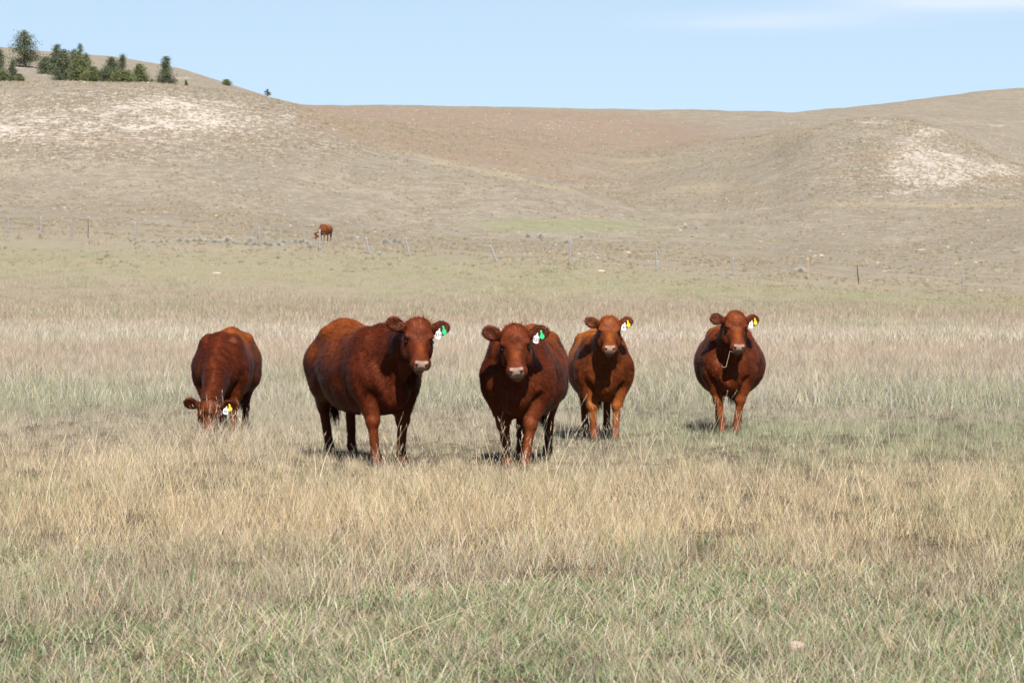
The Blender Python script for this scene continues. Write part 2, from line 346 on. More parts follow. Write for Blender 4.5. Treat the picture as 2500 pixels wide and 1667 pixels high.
def grass_material():
    M = Mat('grass_blades', .6, .25)
    P = M.n('ShaderNodeNewGeometry').outputs['Position']
    base, sepn = band_color(M, P)
    tone = M.attr('tone').outputs['Color']; turn = M.attr('turn').outputs['Fac']
    # tone normalised around its own mean, then tinted by the band the plant grows in
    c = M.mix(1.0, tone, M.mix(1.0, base, (1.95, 2.25, 2.95), 'MULTIPLY'), 'MULTIPLY')
    c = M.mix(.2, c, base)
    inf = M.n('ShaderNodeObjectInfo').outputs['Random']
    yv = sepn.outputs['Y']; xv = sepn.outputs['X']
    pn = M.noise(.35, 4, .6, sx=(1, .45, 0)); pn2 = M.noise(.09, 3, .5, sx=(1, .3, 0))
    # greenness: foreground strip, right of the herd, a thin strip in mid field
    def band(lo, hi, soft): return M.math('MULTIPLY', M.ramp(yv, lo - soft, lo + soft), M.math('SUBTRACT', 1.0, M.ramp(yv, hi - soft, hi + soft)))
    g = M.math('MULTIPLY', M.math('SUBTRACT', 1.0, M.ramp(yv, 12, 19)), .30)
    g = M.math('ADD', g, M.math('MULTIPLY', M.math('MULTIPLY', band(29, 35, 2.5), M.ramp(xv, 0, 3.0)), .5))
    g = M.math('ADD', g, M.math('MULTIPLY', band(40, 52, 4), .22))
    g = M.math('ADD', g, M.math('MULTIPLY', band(155, 190, 12), .2))
    g = M.math('ADD', g, M.math('MULTIPLY', M.math('SUBTRACT', M.math('ADD', pn, M.math('MULTIPLY', pn2, .7)),   .85), 1.7))
    g = M.math('ADD', g, .06)
    isg = M.math('LESS_THAN', turn, g)
    isg2 = M.math('GREATER_THAN', turn, 1.5)
    gc = M.mix(inf, (.19, .30, .11), (.34, .40, .22))
    c = M.mix(M.math('MULTIPLY', isg, .8), c, gc)
    c = M.mix(isg2, c, M.mix(.1, tone, gc))
    v = M.math('MULTIPLY', M.math('ADD', .78, M.math('MULTIPLY', inf, .44)), M.math('ADD', .72, M.math('MULTIPLY', M.noise(.7, 4, .65, sx=(1, .6, 0)), .56)))
    hs = M.n('ShaderNodeHueSaturation'); hs.inputs['Saturation'].default_value = .93; M.l(v, hs.inputs['Value']); M.l(c, hs.inputs['Color'])
    c = hs.outputs[0]
    M.l(c, M.b.inputs['Base Color'])
    tr = M.n('ShaderNodeBsdfTranslucent'); M.l(c, tr.inputs['Color'])
    mx = M.n('ShaderNodeMixShader'); mx.inputs[0].default_value = .22
    M.l(M.b.outputs[0], mx.inputs[1]); M.l(tr.outputs[0], mx.inputs[2]); M.l(mx.outputs[0], M.out.inputs['Surface'])
    return M.m
grm = grass_material()

def scatter(name, label, cat, protos, P, rz, scl, idx):
    """P (n,3) points; protos list of meshes; geometry-node instancing of one uncountable cover"""
    coll = bpy.data.collections.new(name + '_kinds')
    for k, me in enumerate(protos):
        o = bpy.data.objects.new('%s_kind_%02d' % (name, k), me); coll.objects.link(o)
    me = bpy.data.meshes.new(name); me.vertices.add(len(P)); me.vertices.foreach_set('co', np.asarray(P, np.float32).ravel())
    for nm, arr, ty in (('rz', rz, 'FLOAT'), ('scl', scl, 'FLOAT'), ('idx', idx, 'INT')):
        a = me.attributes.new(nm, ty, 'POINT'); a.data.foreach_set('value', np.asarray(arr, np.float32 if ty == 'FLOAT' else np.int32))
    me.update()
    o = link(name, me); tag(o, label, cat, None, 'stuff')
    g = bpy.data.node_groups.new(name, 'GeometryNodeTree')
    g.interface.new_socket('Geometry', in_out='INPUT', socket_type='NodeSocketGeometry'); g.interface.new_socket('Geometry', in_out='OUTPUT', socket_type='NodeSocketGeometry')
    gi = g.nodes.new('NodeGroupInput'); go = g.nodes.new('NodeGroupOutput')
    ci = g.nodes.new('GeometryNodeCollectionInfo'); ci.inputs['Collection'].default_value = coll
    ci.inputs['Separate Children'].default_value = True; ci.inputs['Reset Children'].default_value = True
    ip = g.nodes.new('GeometryNodeInstanceOnPoints'); ip.inputs['Pick Instance'].default_value = True
    def na(n, t):
        q = g.nodes.new('GeometryNodeInputNamedAttribute'); q.data_type = t; q.inputs[0].default_value = n
        return [s for s in q.outputs if s.enabled and s.name == 'Attribute'][0]
    cx = g.nodes.new('ShaderNodeCombineXYZ')
    g.links.new(na('rz', 'FLOAT'), cx.inputs[2]); 
    g.links.new(gi.outputs[0], ip.inputs['Points']); g.links.new(ci.outputs[0], ip.inputs['Instance'])
    g.links.new(na('idx', 'INT'), ip.inputs['Instance Index']); g.links.new(cx.outputs[0], ip.inputs['Rotation'])
    g.links.new(na('scl', 'FLOAT'), ip.inputs['Scale'])
    g.links.new(ip.outputs[0], go.inputs[0])
    md = o.modifiers.new('scatter', 'NODES'); md.node_group = g
    return o
def fan_points(d0, d1, dens, margin=1.5, k=.215, r=rng):
    A = (k * (d1 * d1 - d0 * d0)) + 2 * margin * (d1 - d0)
    n = int(A * dens)
    # sample d with pdf ~ half width
    dd = np.linspace(d0, d1, 400); wd = k * dd + margin; cdf = np.cumsum(wd); cdf /= cdf[-1]
    d = np.interp(r.random(n), cdf, dd); x = (r.random(n) * 2 - 1) * (k * d + margin)
    return x, d
# short mixed sward in front (n, rad, hmin, hmax, width, lean, segs, greenfrac, spike)
short = [clump('short_sward', [(58, .16, .03, .085, .0046, 1.4, 2, .82, False), (28, .16, .04, .12, .0042, 1.2, 3, 0, False), (6, .16, .08, .17, .0045, .9, 3, 0, False)], 20 + i, grm) for i in range(6)]
tall = [clump('dry_tussock', [(36, .18, .12, .34, .0042, .55, 3, .03, False), (12, .18, .08, .2, .005, 1.1, 3, .25, False), (1, .16, .36, .52, .0030, .35, 3, 0, True)], 40 + i, grm) for i in range(6)]
tall2 = [clump('dry_tussock', [(30, .30, .12, .34, .0075, .5, 2, .03, False), (8, .3, .08, .2, .008, 1.1, 2, .3, False), (2, .2, .36, .55, .0050, .3, 3, 0, False)], 60 + i, grm) for i in range(5)]
tall3 = [clump('dry_tussock', [(30, .7, .12, .36, .018, .45, 2, .02, False), (5, .7, .3, .5, .011, .3, 2, 0, False)], 80 + i, grm) for i in range(5)]
stalk = [clump('seed_stalk', [(4, .10, .40, .62, .0042, .45, 4, 0, True)], 95 + i, grm) for i in range(5)]
def do_scatter():
    # A: short sward, fading out into the tall grass
    x, d = fan_points(9, 24, 46)
    edge = 15.7 - x * .35 + 7.0 * (fbm(x / 1.4, d / 1.9) - .5) * 2
    keep = d < edge + rng.normal(size=len(d)) * .5
    x, d = x[keep], d[keep]
    scatter('short_grass', 'short green and straw coloured turf along the bottom of the field', 'grass', short, np.stack([x, d, ground(x, d) - .005], -1), rng.random(len(x)) * 6.28, .75 + .6 * rng.random(len(x)), rng.integers(0, 6, len(x)))
    # B: tall dry grass
    x, d = fan_points(11, 42, 27)
    edge = 15.1 - x * .35 + 7.0 * (fbm(x / 1.4, d / 1.9) - .5) * 2
    pr = np.where(d < edge, .05, 1.0) * np.clip(1.25 - .9 * (fbm(x / .9 + 40, d / .9) < .36), 0, 1)
    keep = rng.random(len(x)) < pr; x, d = x[keep], d[keep]
    hs = .28 + .62 * fbm(x / 2.3 + 7, d / 2.3 + 3) + .2 * rng.random(len(x))
    hs += .95 * np.exp(-((x - at(520, 30.8)) / .8) ** 2 - ((d - 30.5) / 1.0) ** 2)
    hs *= 1 - .32 * np.clip((d - 23.5) / 3, 0, 1) * (1 - .9 * np.exp(-((x - at(520, 30.8)) / .9) ** 2))
    hs *= np.where(d < edge[keep] + 1.0, .75, 1.0)
    scatter('tall_grass', 'tall dry straw grass around and in front of the cattle', 'grass', tall, np.stack([x, d, ground(x, d) - .01], -1), rng.random(len(x)) * 6.28, hs, rng.integers(0, 6, len(x)))
    # single tall stalks with seed heads standing above the sward
    x, d = fan_points(16, 44, 5.5)
    keep = (fbm(x / 1.1 + 5, d / 1.1) > .47) & (d > 18 - x * .4); x, d = x[keep], d[keep]
    scatter('seed_stalks', 'thin pale seed stalks standing above the dry grass around the cattle', 'grass', stalk, np.stack([x, d, ground(x, d) - .01], -1), rng.random(len(x)) * 6.28, .6 + .55 * rng.random(len(x)), rng.integers(0, 5, len(x)))
    x, d = fan_points(41, 80, 9, 2)
    hs = .6 + .7 * fbm(x / 4, d / 4)
    scatter('meadow_grass', 'pale dry grass in the field behind the cattle', 'grass', tall2, np.stack([x, d, ground(x, d) - .01], -1), rng.random(len(x)) * 6.28, hs, rng.integers(0, 5, len(x)))
    x, d = fan_points(79, 185, 2.6, 3)
    keep = rng.random(len(x)) < np.clip((190 - d) / 60, .6, 1)
    x, d = x[keep], d[keep]
    hs = (.6 + .7 * fbm(x / 9, d / 9)) * np.clip((215 - d) / 80, .45, 1)
    scatter('far_grass', 'brownish dry grass in the far half of the field before the fence', 'grass', tall3, np.stack([x, d, ground(x, d) - .01], -1), rng.random(len(x)) * 6.28, hs, rng.integers(0, 5, len(x)))
do_scatter()

# hillside bunch grass: low tufts, and pale stones
def hill_material():
    M = Mat('bunch_grass', .9, .1)
    inf = M.n('ShaderNodeObjectInfo').outputs['Random']
    tone = M.attr('tone').outputs['Color']
    P = M.n('ShaderNodeNewGeometry').outputs['Position']
    big = M.noise(.05, 3)
    c = M.mix(M.ramp(big, .4, .6), (.38, .32, .245), (.44, .37, .275))
    c = M.mix(M.ramp(inf, .80, .86), c, (.42, .265, .175)); c = M.mix(M.ramp(inf, .45, .1), c, (.20, .185, .12))
    c = M.mix(.5, c, M.mix(1.0, tone, (.72, .72, .72), 'MULTIPLY'))
    M.l(c, M.b.inputs['Base Color']); return M.m
hm = hill_material()
bunch = [clump('bunch', [(26, .16, .10, .24, .03, .8, 2, .1, False)], 100 + i, hm) for i in range(5)]
x, d = fan_points(170, 480, 2.6, 4)
z = ground(x, d); mkb = masks(x, d, z); keep = (fbm(x / 5, d / 5) > .40) & (rng.random(len(x)) < .55 + .9 * mkb['r'] - .5 * mkb['g']); x, d, z = x[keep], d[keep], z[keep]
scatter('bunch_grass', 'low bunch grass dotted over the dry hillsides', 'grass', bunch, np.stack([x, d, z - .02], -1), rng.random(len(x)) * 6.28, .35 + .8 * rng.random(len(x)), rng.integers(0, 5, len(x)))

def rock_mesh(name, seed, flat=.5, n=3):
    r = np.random.default_rng(seed)
    import bmesh
    bm = bmesh.new(); bmesh.ops.create_icosphere(bm, subdivisions=n, radius=1.0)
    ax = [Vector(r.normal(size=3)).normalized() for _ in range(9)]; lim = [.62 + .3 * r.random() for _ in ax]
    for v in bm.verts:
        for a, l in zip(ax, lim):
            q = v.co.dot(a)
            if q > l: v.co -= a * (q - l) * .9
        v.co *= 1 + .05 * (r.random() - .5)
        v.co.z *= flat
    me = bpy.data.meshes.new(name); bm.to_mesh(me); bm.free(); return me
stone_m = plain('pale_limestone', (.50, .44, .355), .9, .2, .2, 6)
stones = [rock_mesh('stone_shape', 5 + i, .55, 1) for i in range(4)]
for s in stones: s.materials.append(stone_m)
x, d = fan_points(195, 560, .45, 4); z = ground(x, d); mk = masks(x, d, z)
keep = rng.random(len(x)) < (.06 + .5 * mk['r']); x, d, z = x[keep], d[keep], z[keep]
scatter('stones', 'small pale stones scattered over the bare hillsides', 'stones', stones, np.stack([x, d, z], -1), rng.random(len(x)) * 6.28, .07 + .16 * rng.random(len(x)) ** 2.5, rng.integers(0, 4, len(x)))

# ------------------------------------------------------------------ implicit-surface cattle
class Field:
    def __init__(s, lo, hi, h):
        s.lo = np.array(lo, np.float32); s.h = h
        s.n = (np.ceil((np.array(hi) - np.array(lo)) / h)).astype(int) + 1
        s.F = np.full(s.n, 1.0, np.float32)
        s.ax = [s.lo[i] + h * np.arange(s.n[i], dtype=np.float32) for i in range(3)]
    def box(s, c, r):
        a = np.maximum(np.floor((np.array(c) - r - s.lo) / s.h).astype(int), 0); b = np.minimum(np.ceil((np.array(c) + r - s.lo) / s.h).astype(int) + 1, s.n)
        return tuple(slice(int(p), int(max(q, p))) for p, q in zip(a, b))
    def pts(s, sl): return np.meshgrid(s.ax[0][sl[0]], s.ax[1][sl[1]], s.ax[2][sl[2]], indexing='ij')
    def blend(s, sl, dv, k, sub=False):
        A = s.F[sl]
        if sub:
            dv = -dv; hh = np.maximum(k - np.abs(A - dv), 0) / k; s.F[sl] = np.maximum(A, dv) + hh * hh * k * .25
        else:
            hh = np.maximum(k - np.abs(A - dv), 0) / k; s.F[sl] = np.minimum(A, dv) - hh * hh * k * .25
    def ell(s, c, r, k=.04, M=None, sub=False):
        c = np.array(c, float); r = np.array(r, float)
        sl = s.box(c, r.max() + k + .02); X, Y, Z = s.pts(sl); X = X - c[0]; Y = Y - c[1]; Z = Z - c[2]
        if M is not None:
            M = np.array(M, float)      # columns = local axes
            X, Y, Z = (M[0, 0] * X + M[1, 0] * Y + M[2, 0] * Z, M[0, 1] * X + M[1, 1] * Y + M[2, 1] * Z, M[0, 2] * X + M[1, 2] * Y + M[2, 2] * Z)
        k0 = np.sqrt((X / r[0]) ** 2 + (Y / r[1]) ** 2 + (Z / r[2]) ** 2); k1 = np.sqrt((X / r[0] ** 2) ** 2 + (Y / r[1] ** 2) ** 2 + (Z / r[2] ** 2) ** 2) + 1e-6
        s.blend(sl, (k0 * (k0 - 1) / k1).astype(np.float32), k, sub)
    def cone(s, a, b, ra, rb, k=.03):
        a = np.array(a, float); b = np.array(b, float); c = (a + b) / 2; L = np.linalg.norm(b - a)
        sl = s.box(c, L / 2 + max(ra, rb) + k + .02); X, Y, Z = s.pts(sl); d = b - a
        t = np.clip(((X - a[0]) * d[0] + (Y - a[1]) * d[1] + (Z - a[2]) * d[2]) / (L * L), 0, 1)
        D = np.sqrt((X - a[0] - t * d[0]) ** 2 + (Y - a[1] - t * d[1]) ** 2 + (Z - a[2] - t * d[2]) ** 2)
        s.blend(sl, (D - (ra + (rb - ra) * t)).astype(np.float32), k)
    def loft(s, T, k=.04, M=None, o=(0, 0, 0), egg=0.0, p=2.2, pt=None, sc_=1.0):
        """T rows: x, halfwidth, top, bottom; in frame M (columns) at o"""
        T = np.array(T, float) * sc_; o = np.array(o, float); M = np.eye(3) if M is None else np.array(M, float)
        x0, x1 = T[0, 0], T[-1, 0]; cz = (T[:, 2].max() + T[:, 3].min()) / 2
        c = o + M @ np.array([(x0 + x1) / 2, 0, cz]); rad = math.sqrt(((x1 - x0) / 2) ** 2 + ((T[:, 2].max() - T[:, 3].min()) / 2) ** 2 + 0 * T[:, 1].max() ** 2) + .06
        sl = s.box(c, rad); X, Y, Z = s.pts(sl); X = X - o[0]; Y = Y - o[1]; Z = Z - o[2]
        X, Y, Z = (M[0, 0] * X + M[1, 0] * Y + M[2, 0] * Z, M[0, 1] * X + M[1, 1] * Y + M[2, 1] * Z, M[0, 2] * X + M[1, 2] * Y + M[2, 2] * Z)
        xs = np.linspace(x0, x1, 80)
        def sp(col):     # smoothed profile
            v = np.interp(xs, T[:, 0], T[:, col]); ker = np.hanning(9)[1:-1]; ker /= ker.sum()
            return np.convolve(np.pad(v, 3, mode='reflect', reflect_type='odd'), ker, 'valid')
        W, TP, BT = sp(1), sp(2), sp(3)
        w = np.interp(X, xs, W); tp = np.interp(X, xs, TP); bt = np.interp(X, xs, BT)
        zc = bt + (tp - bt) * (.5 - egg * .25); hh = np.where(Z > zc, tp - zc, zc - bt)
        tz = np.clip((Z - zc) / hh, -1, 1); w = w * (1 - egg * .28 * np.maximum(tz, 0))
        if pt: p = np.where(Z > zc, pt, p)
        q = ((np.abs(Y) / w) ** p + (np.abs(Z - zc) / hh) ** p) ** (1 / p)
        dv = (q - 1) * np.minimum(w, hh) * .9
        ex = np.maximum(x0 - X, X - x1); dv = np.where(ex > 0, np.sqrt(np.maximum(dv, 0) ** 2 + ex ** 2), np.maximum(dv, ex))
        s.blend(sl, dv.astype(np.float32), k)
    def mesh(s):
        F = s.F; I = F < 0
        c = np.zeros(np.array(F.shape) - 1, np.int8)
        corners = [(i, j, k) for i in (0, 1) for j in (0, 1) for k in (0, 1)]
        for (i, j, k) in corners: c += I[i:F.shape[0] - 1 + i, j:F.shape[1] - 1 + j, k:F.shape[2] - 1 + k]
        act = (c > 0) & (c < 8); cell = np.argwhere(act); vid = np.full(act.shape, -1, np.int32); vid[act] = np.arange(len(cell))
        val = {q: F[cell[:, 0] + q[0], cell[:, 1] + q[1], cell[:, 2] + q[2]] for q in corners}
        P = np.zeros((len(cell), 3)); cnt = np.zeros(len(cell))
        for a in corners:
            for ax in range(3):
                if a[ax]: continue
                b = list(a); b[ax] = 1; b = tuple(b)
                va, vb = val[a], val[b]; m = (va < 0) != (vb < 0)
                t = np.where(m, va / np.where(m, va - vb, 1), 0)
                p = np.repeat(np.array([a], float), len(cell), 0); p[:, ax] += t
                P[m] += p[m]; cnt[m] += 1
        P = (P / cnt[:, None] + cell) * s.h + s.lo
        quads = []
        for ax in range(3):
            sa = [slice(None)] * 3; sb = [slice(None)] * 3; sa[ax] = slice(0, -1); sb[ax] = slice(1, None)
            ia, ib = I[tuple(sa)], I[tuple(sb)]
            e = np.argwhere(ia != ib); u, v = (ax + 1) % 3, (ax + 2) % 3
            e = e[(e[:, u] > 0) & (e[:, v] > 0) & (e[:, u] < act.shape[u]) & (e[:, v] < act.shape[v])]
            ins = ia[e[:, 0], e[:, 1], e[:, 2]]
            def cid(du, dv):
                q = e.copy(); q[:, u] += du; q[:, v] += dv; return vid[q[:, 0], q[:, 1], q[:, 2]]
            Q = np.stack([cid(-1, -1), cid(0, -1), cid(0, 0), cid(-1, 0)], -1)
            Q[~ins] = Q[~ins][:, ::-1]; quads.append(Q)
        Q = np.concatenate(quads); Q = Q[(Q >= 0).all(1)]
        # one light tangential smooth
        for _ in range(2):
            S = np.zeros_like(P); n = np.zeros(len(P))
            for a, b in ((0, 1), (1, 2), (2, 3), (3, 0)):
                np.add.at(S, Q[:, a], P[Q[:, b]]); np.add.at(n, Q[:, a], 1); np.add.at(S, Q[:, b], P[Q[:, a]]); np.add.at(n, Q[:, b], 1)
            P = P * .5 + .5 * S / n[:, None]
        return P, Q

def frame(fwd, up, roll=0.0):
    f = Vector(fwd).normalized(); l = Vector(up).cross(f).normalized(); u = f.cross(l)
    M = np.array([f, l, u]).T
    if roll: M = M @ np.array(Matrix.Rotation(roll, 3, 'X'))
    return M

def coat_material(name, sheen=.0):
    M = Mat(name, .6, .12)
    tone = M.attr('coat').outputs['Color']
    tcn = M.n('ShaderNodeTexCoord').outputs['Object']
    n1 = M.noise(9, 5, .6, vec=tcn); n2 = M.noise(70, 3, .6, vec=tcn, sx=(.35, 1, 1)); n3 = M.noise(2.5, 3, .5, vec=tcn)
    c = M.mix(1.0, tone, M.mix(n1, (.72, .68, .66), (1.28, 1.3, 1.32)), 'MULTIPLY')
    c = M.mix(1.0, c, M.mix(n2, (.8, .8, .8), (1.2, 1.2, 1.2)), 'MULTIPLY')
    c = M.mix(1.0, c, M.mix(n3, (.85, .8, .8), (1.15, 1.2, 1.2)), 'MULTIPLY')
    M.l(c, M.b.inputs['Base Color'])
    M.b.inputs['Sheen Weight'].default_value = sheen; M.b.inputs['Sheen Roughness'].default_value = .4
    M.b.inputs['Sheen Tint'].default_value = (.9, .65, .6, 1); M.b.inputs['Specular Tint'].default_value = (1, .62, .48, 1)
    bp = M.n('ShaderNodeBump'); bp.inputs['Strength'].default_value = .6; bp.inputs['Distance'].default_value = .012
    M.l(M.math('ADD', n2, n1), bp.inputs['Height']); M.l(bp.outputs[0], M.b.inputs['Normal'])
    return M.m
coat_m = coat_material('red_coat', 0.0)
fur_m = Mat('red_fur', .45, .2); fur_m.b.inputs['Specular Tint'].default_value = (1, .62, .48, 1)
fur_m.l(fur_m.attr('coat').outputs['Color'], fur_m.b.inputs['Base Color']); fur_m = fur_m.m
eye_m = plain('eye_dark', (.006, .004, .003), .6, .08, .1)
nostril_m = plain('nostril_dark', (.02, .012, .01), .5, .3, .1)
hoof_m = plain('hoof_horn', (.06, .04, .03), .5, .4, .3, 20)
def tagm(name, col): return plain(name, col, .45, .4, .04, 30)
tag_white = tagm('tag_white', (.86, .87, .86)); tag_green = tagm('tag_green', (.04, .55, .20)); tag_yellow = tagm('tag_yellow', (.90, .62, .01)); tag_ink = tagm('tag_ink', (.03, .03, .035))
tag_copper = tagm('tag_orange', (.75, .33, .05))

def sphere_mesh(name, c, r, M=None, seg=16):
    th = np.linspace(0, np.pi, seg // 2 + 1); ph = np.linspace(0, 2 * np.pi, seg, endpoint=False)
    V = np.array([[math.sin(a) * math.cos(b), math.sin(a) * math.sin(b), math.cos(a)] for a in th for b in ph]) * np.array(r)
    if M is not None: V = V @ np.array(M).T
    V = V + np.array(c); F = []
    for i in range(len(th) - 1):
        for j in range(seg): F.append([i * seg + j, (i + 1) * seg + j, (i + 1) * seg + (j + 1) % seg, i * seg + (j + 1) % seg])
    return mesh_np(name, V, np.array(F))

def plate_mesh(name, outline, th):
    n = len(outline); V = [(x, th / 2, z) for x, z in outline] + [(x, -th / 2, z) for x, z in outline]
    me = bpy.data.meshes.new(name)
    F = [list(range(n)), list(range(2 * n - 1, n - 1, -1))] + [[i, i + n, (i + 1) % n + n, (i + 1) % n] for i in range(n)]
    me.from_pydata(V, [], F); me.update(); return me

def hair_mesh(name, P, Nn, D, L, W, C, r):
    """triangular strands: roots P, surface normals Nn, directions D, lengths L, widths W, colours C"""
    S = np.cross(D, Nn); S /= (np.linalg.norm(S, axis=1, keepdims=True) + 1e-9)
    a = P - S * W[:, None] / 2; b = P + S * W[:, None] / 2; tip = P + D * L[:, None]
    mid = P + D * L[:, None] * .55 + Nn * (L * .06)[:, None]
    m1 = mid - S * W[:, None] * .36; m2 = mid + S * W[:, None] * .36
    n = len(P); V = np.stack([a, b, m2, m1, tip], 1).reshape(-1, 3); k = np.arange(n) * 5
    F = np.concatenate([np.stack([k, k + 1, k + 2], -1), np.stack([k, k + 2, k + 3], -1), np.stack([k + 3, k + 2, k + 4], -1)])
    # face the same way as the skin below
    fn = np.cross(b - a, tip - a); flip = (fn * Nn).sum(1) < 0; ff = np.concatenate([flip, flip, flip]); F[ff] = F[ff][:, ::-1]
    cc = np.repeat(C, 5, 0).reshape(n, 5, 3).copy(); cc[:, 4] *= 1.12
    me = mesh_np(name, V, F, True, cc.reshape(-1, 3), 'coat')
    nn = np.repeat(Nn + r.normal(size=Nn.shape) * .10, 5, 0); nn /= np.linalg.norm(nn, axis=1, keepdims=True)
    me.normals_split_custom_set_from_vertices(nn.astype(np.float32).tolist())
    return me

BONE = (.06, 0, 1.0)
def build_cow(label, front_px, front_d, theta, scale=1.0, fat=1.0, poll=None, face=(0, 65, 0), base=(.19, .05, .02), bleach=(.33, .11, .03), bl=.5,
              legs=None, h=.0105, tag_col=None, number='', seed=1, hairs=95000, graze=False, group='red cattle standing and grazing in the pasture', face_rot=0, ear_droop=(0, 0), round_ear=False, tuft=60, head=1.12, dome=0.0, feety=(.125, .13)):
    """theta: degrees, 0 = walking straight at the camera, + = heading turned to the picture's right. poll = (photo x, height, depth). face = (yaw like theta, pitch down, roll)"""
    r = np.random.default_rng(seed)
    hd = np.array([math.sin(R(theta)), -math.cos(R(theta))]); rz = math.atan2(hd[1], hd[0])
    fx = at(front_px, front_d); O = np.array([fx, front_d]) - hd * .55 * scale
    gz = float(ground(O[0], O[1]))
    root = empty('cow', (O[0], O[1], gz), rz)
    tag(root, label, 'cow', group)
    def tolocal(p):      # world -> local (unscaled local metres divided by scale)
        q = np.array([p[0] - O[0], p[1] - O[1]]); c, s_ = math.cos(-rz), math.sin(-rz)
        return np.array([c * q[0] - s_ * q[1], s_ * q[0] + c * q[1], p[2] - gz]) / scale
    def dloc(v):
        c, s_ = math.cos(-rz), math.sin(-rz); return np.array([c * v[0] - s_ * v[1], s_ * v[0] + c * v[1], v[2]])
    PL = tolocal((at(poll[0], poll[2]), poll[2], poll[1]))
    yw, pt, rl = face
    fdir = dloc((math.sin(R(yw)) * math.cos(R(pt)), -math.cos(R(yw)) * math.cos(R(pt)), -math.sin(R(pt))))
    up = dloc((math.sin(R(yw)) * math.sin(R(pt)), -math.cos(R(yw)) * math.sin(R(pt)), math.cos(R(pt))))
    HM = frame(fdir, up, R(rl))
    hs = 1.0 / scale if scale > 1 else 1.0
    HS = head * hs; HX = .78
    H = lambda a, b, c: PL + HM @ np.array([a * HX, b, c]) * HS
    lo = np.array([-1.02, -.56, -.02]); hi = np.array([.95, .56, 1.42])
    for q in (H(-.1, .32, .1), H(-.1, -.32, .1), H(.52, .1, 0), H(.52, -.1, -.2), H(.1, 0, -.3), H(.1, .3, -.1), H(.1, -.3, -.1)): lo = np.minimum(lo, q - .05); hi = np.maximum(hi, q + .05)
    lo[2] = max(lo[2], -.03)
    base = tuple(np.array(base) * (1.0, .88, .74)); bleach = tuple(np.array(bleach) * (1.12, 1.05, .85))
    G = Field(lo, hi, h)
    # trunk
    wf = fat
    bl_ = .448 - .06 * (wf - 1)
    G.loft([(-.86, .05, 1.10, .98), (-.82, .11, 1.20, .84), (-.74, .19, 1.29, .70), (-.6, .265 * (1 + (wf - 1) * .4), 1.335, .60), (-.45, .325 * (.4 + .6 * wf), 1.34, .54), (-.25, .385 * wf, 1.285, bl_ + .01),
            (-.05, .415 * wf, 1.265, bl_), (.15, .395 * wf, 1.25, bl_ + .01), (.34, .335 * (.4 + .6 * wf), 1.24, .465), (.50, .262, 1.235, .475), (.64, .205, 1.165, .52), (.75, .14, 1.06, .60), (.81, .07, .95, .72)], k=.05, p=2.15, pt=1.75)
    for sd in (1, -1):
        # shoulder blade, point of shoulder, haunch, hook bone
        G.ell((.43, sd * .165, .98), (.24, .105, .27), .14)
        G.ell((.62, sd * .15, .84), (.13, .10, .16), .07)
        G.ell((-.58, sd * .165, .93), (.24, .15, .30), .09)
        G.ell((-.47, sd * .19, 1.19), (.07, .06, .05), .08)
        G.ell((-.81, sd * .075, 1.13), (.05, .045, .08), .05)
        G.ell((-.40, sd * .44, 1.10), (.12, .08, .10), .16, sub=True)            # flank hollow
        G.ell((.30, sd * .41, .70), (.05, .06, .12), .12, sub=True)              # behind the elbow
        G.ell((.66, sd * .20, .62), (.05, .06, .10), .05, sub=True)
    G.ell((.70, 0, .70), (.14, .115, .17), .06); G.ell((.77, 0, .66), (.06, .04, .075), .025)
    G.ell((.79, 0, .76), (.035, .028, .06), .02)
    G.ell((.44, 0, 1.20), (.18, .06, .065), .08)
    G.ell((-.78, 0, 1.25), (.08, .05, .05), .05)
    G.ell((-.34, 0, .54), (.12, .12, .07), .06)
    # legs
    lg = dict(fl=(0, 0, 0), fr=(0, 0, 0), hl=(0, 0, 0), hr=(0, 0, 0)); lg.update(legs or {})
    feet = []
    for key, sd in (('fl', 1), ('fr', -1)):
        dx, dy, kb = lg[key]
        fxx, fyy = .56 + dx, sd * feety[0] + dy
        el = np.array([.50, sd * .20, .76]); kn = np.array([.55 + dx * .55 + kb, sd * (.5 * feety[0] + .085) + dy * .6, .43]); ft = np.array([fxx, fyy, .125])
        G.cone(el + (0, 0, .12), el, .14, .125, .08); G.cone(el, kn, .115, .060, .06); G.ell(kn + (.008, 0, -.005), (.056, .060, .068), .03)
        G.cone(kn - (0, 0, .03), ft, .046, .038, .025); G.ell(ft, (.044, .044, .046), .02); G.cone(ft, ft + (.045, 0, -.07), .038, .043, .02)
        feet.append(ft + (.05, 0, -.125))
    for key, sd in (('hl', 1), ('hr', -1)):
        dx, dy, kb = lg[key]
        st = np.array([-.44, sd * .20, .74]); hk = np.array([-.76 + dx * .7, sd * (.04 + .8 * feety[1]) + dy * .6, .50]); ft = np.array([-.70 + dx, sd * feety[1] + dy, .125])
        G.cone((-.62, sd * .17, .92), (-.54, sd * .19, .72), .17, .135, .08); G.ell(st, (.11, .085, .13), .07)
        G.cone((-.55, sd * .18, .74), hk, .135, .058, .06); G.ell(hk + (-.015, 0, .01), (.060, .047, .068), .03)
        G.cone(hk - (0, 0, .03), ft, .046, .038, .025); G.ell(ft, (.044, .044, .046), .02); G.cone(ft, ft + (.045, 0, -.07), .038, .043, .02)
        feet.append(ft + (.05, 0, -.125))
    # tail dock and tail
    tl = [(-.80, 0, 1.235), (-.885, .0, 1.17), (-.90, .01, .95), (-.89, .02, .72), (-.885, .03, .56)]
    for a, b, ra, rb in zip(tl[:-1], tl[1:], (.040, .030, .024, .020), (.030, .024, .020, .016)): G.cone(a, b, ra, rb, .03)
    # neck
    A = np.array([.44, 0, 1.00 if graze else .945]); B = H(-.03, 0, -.10)
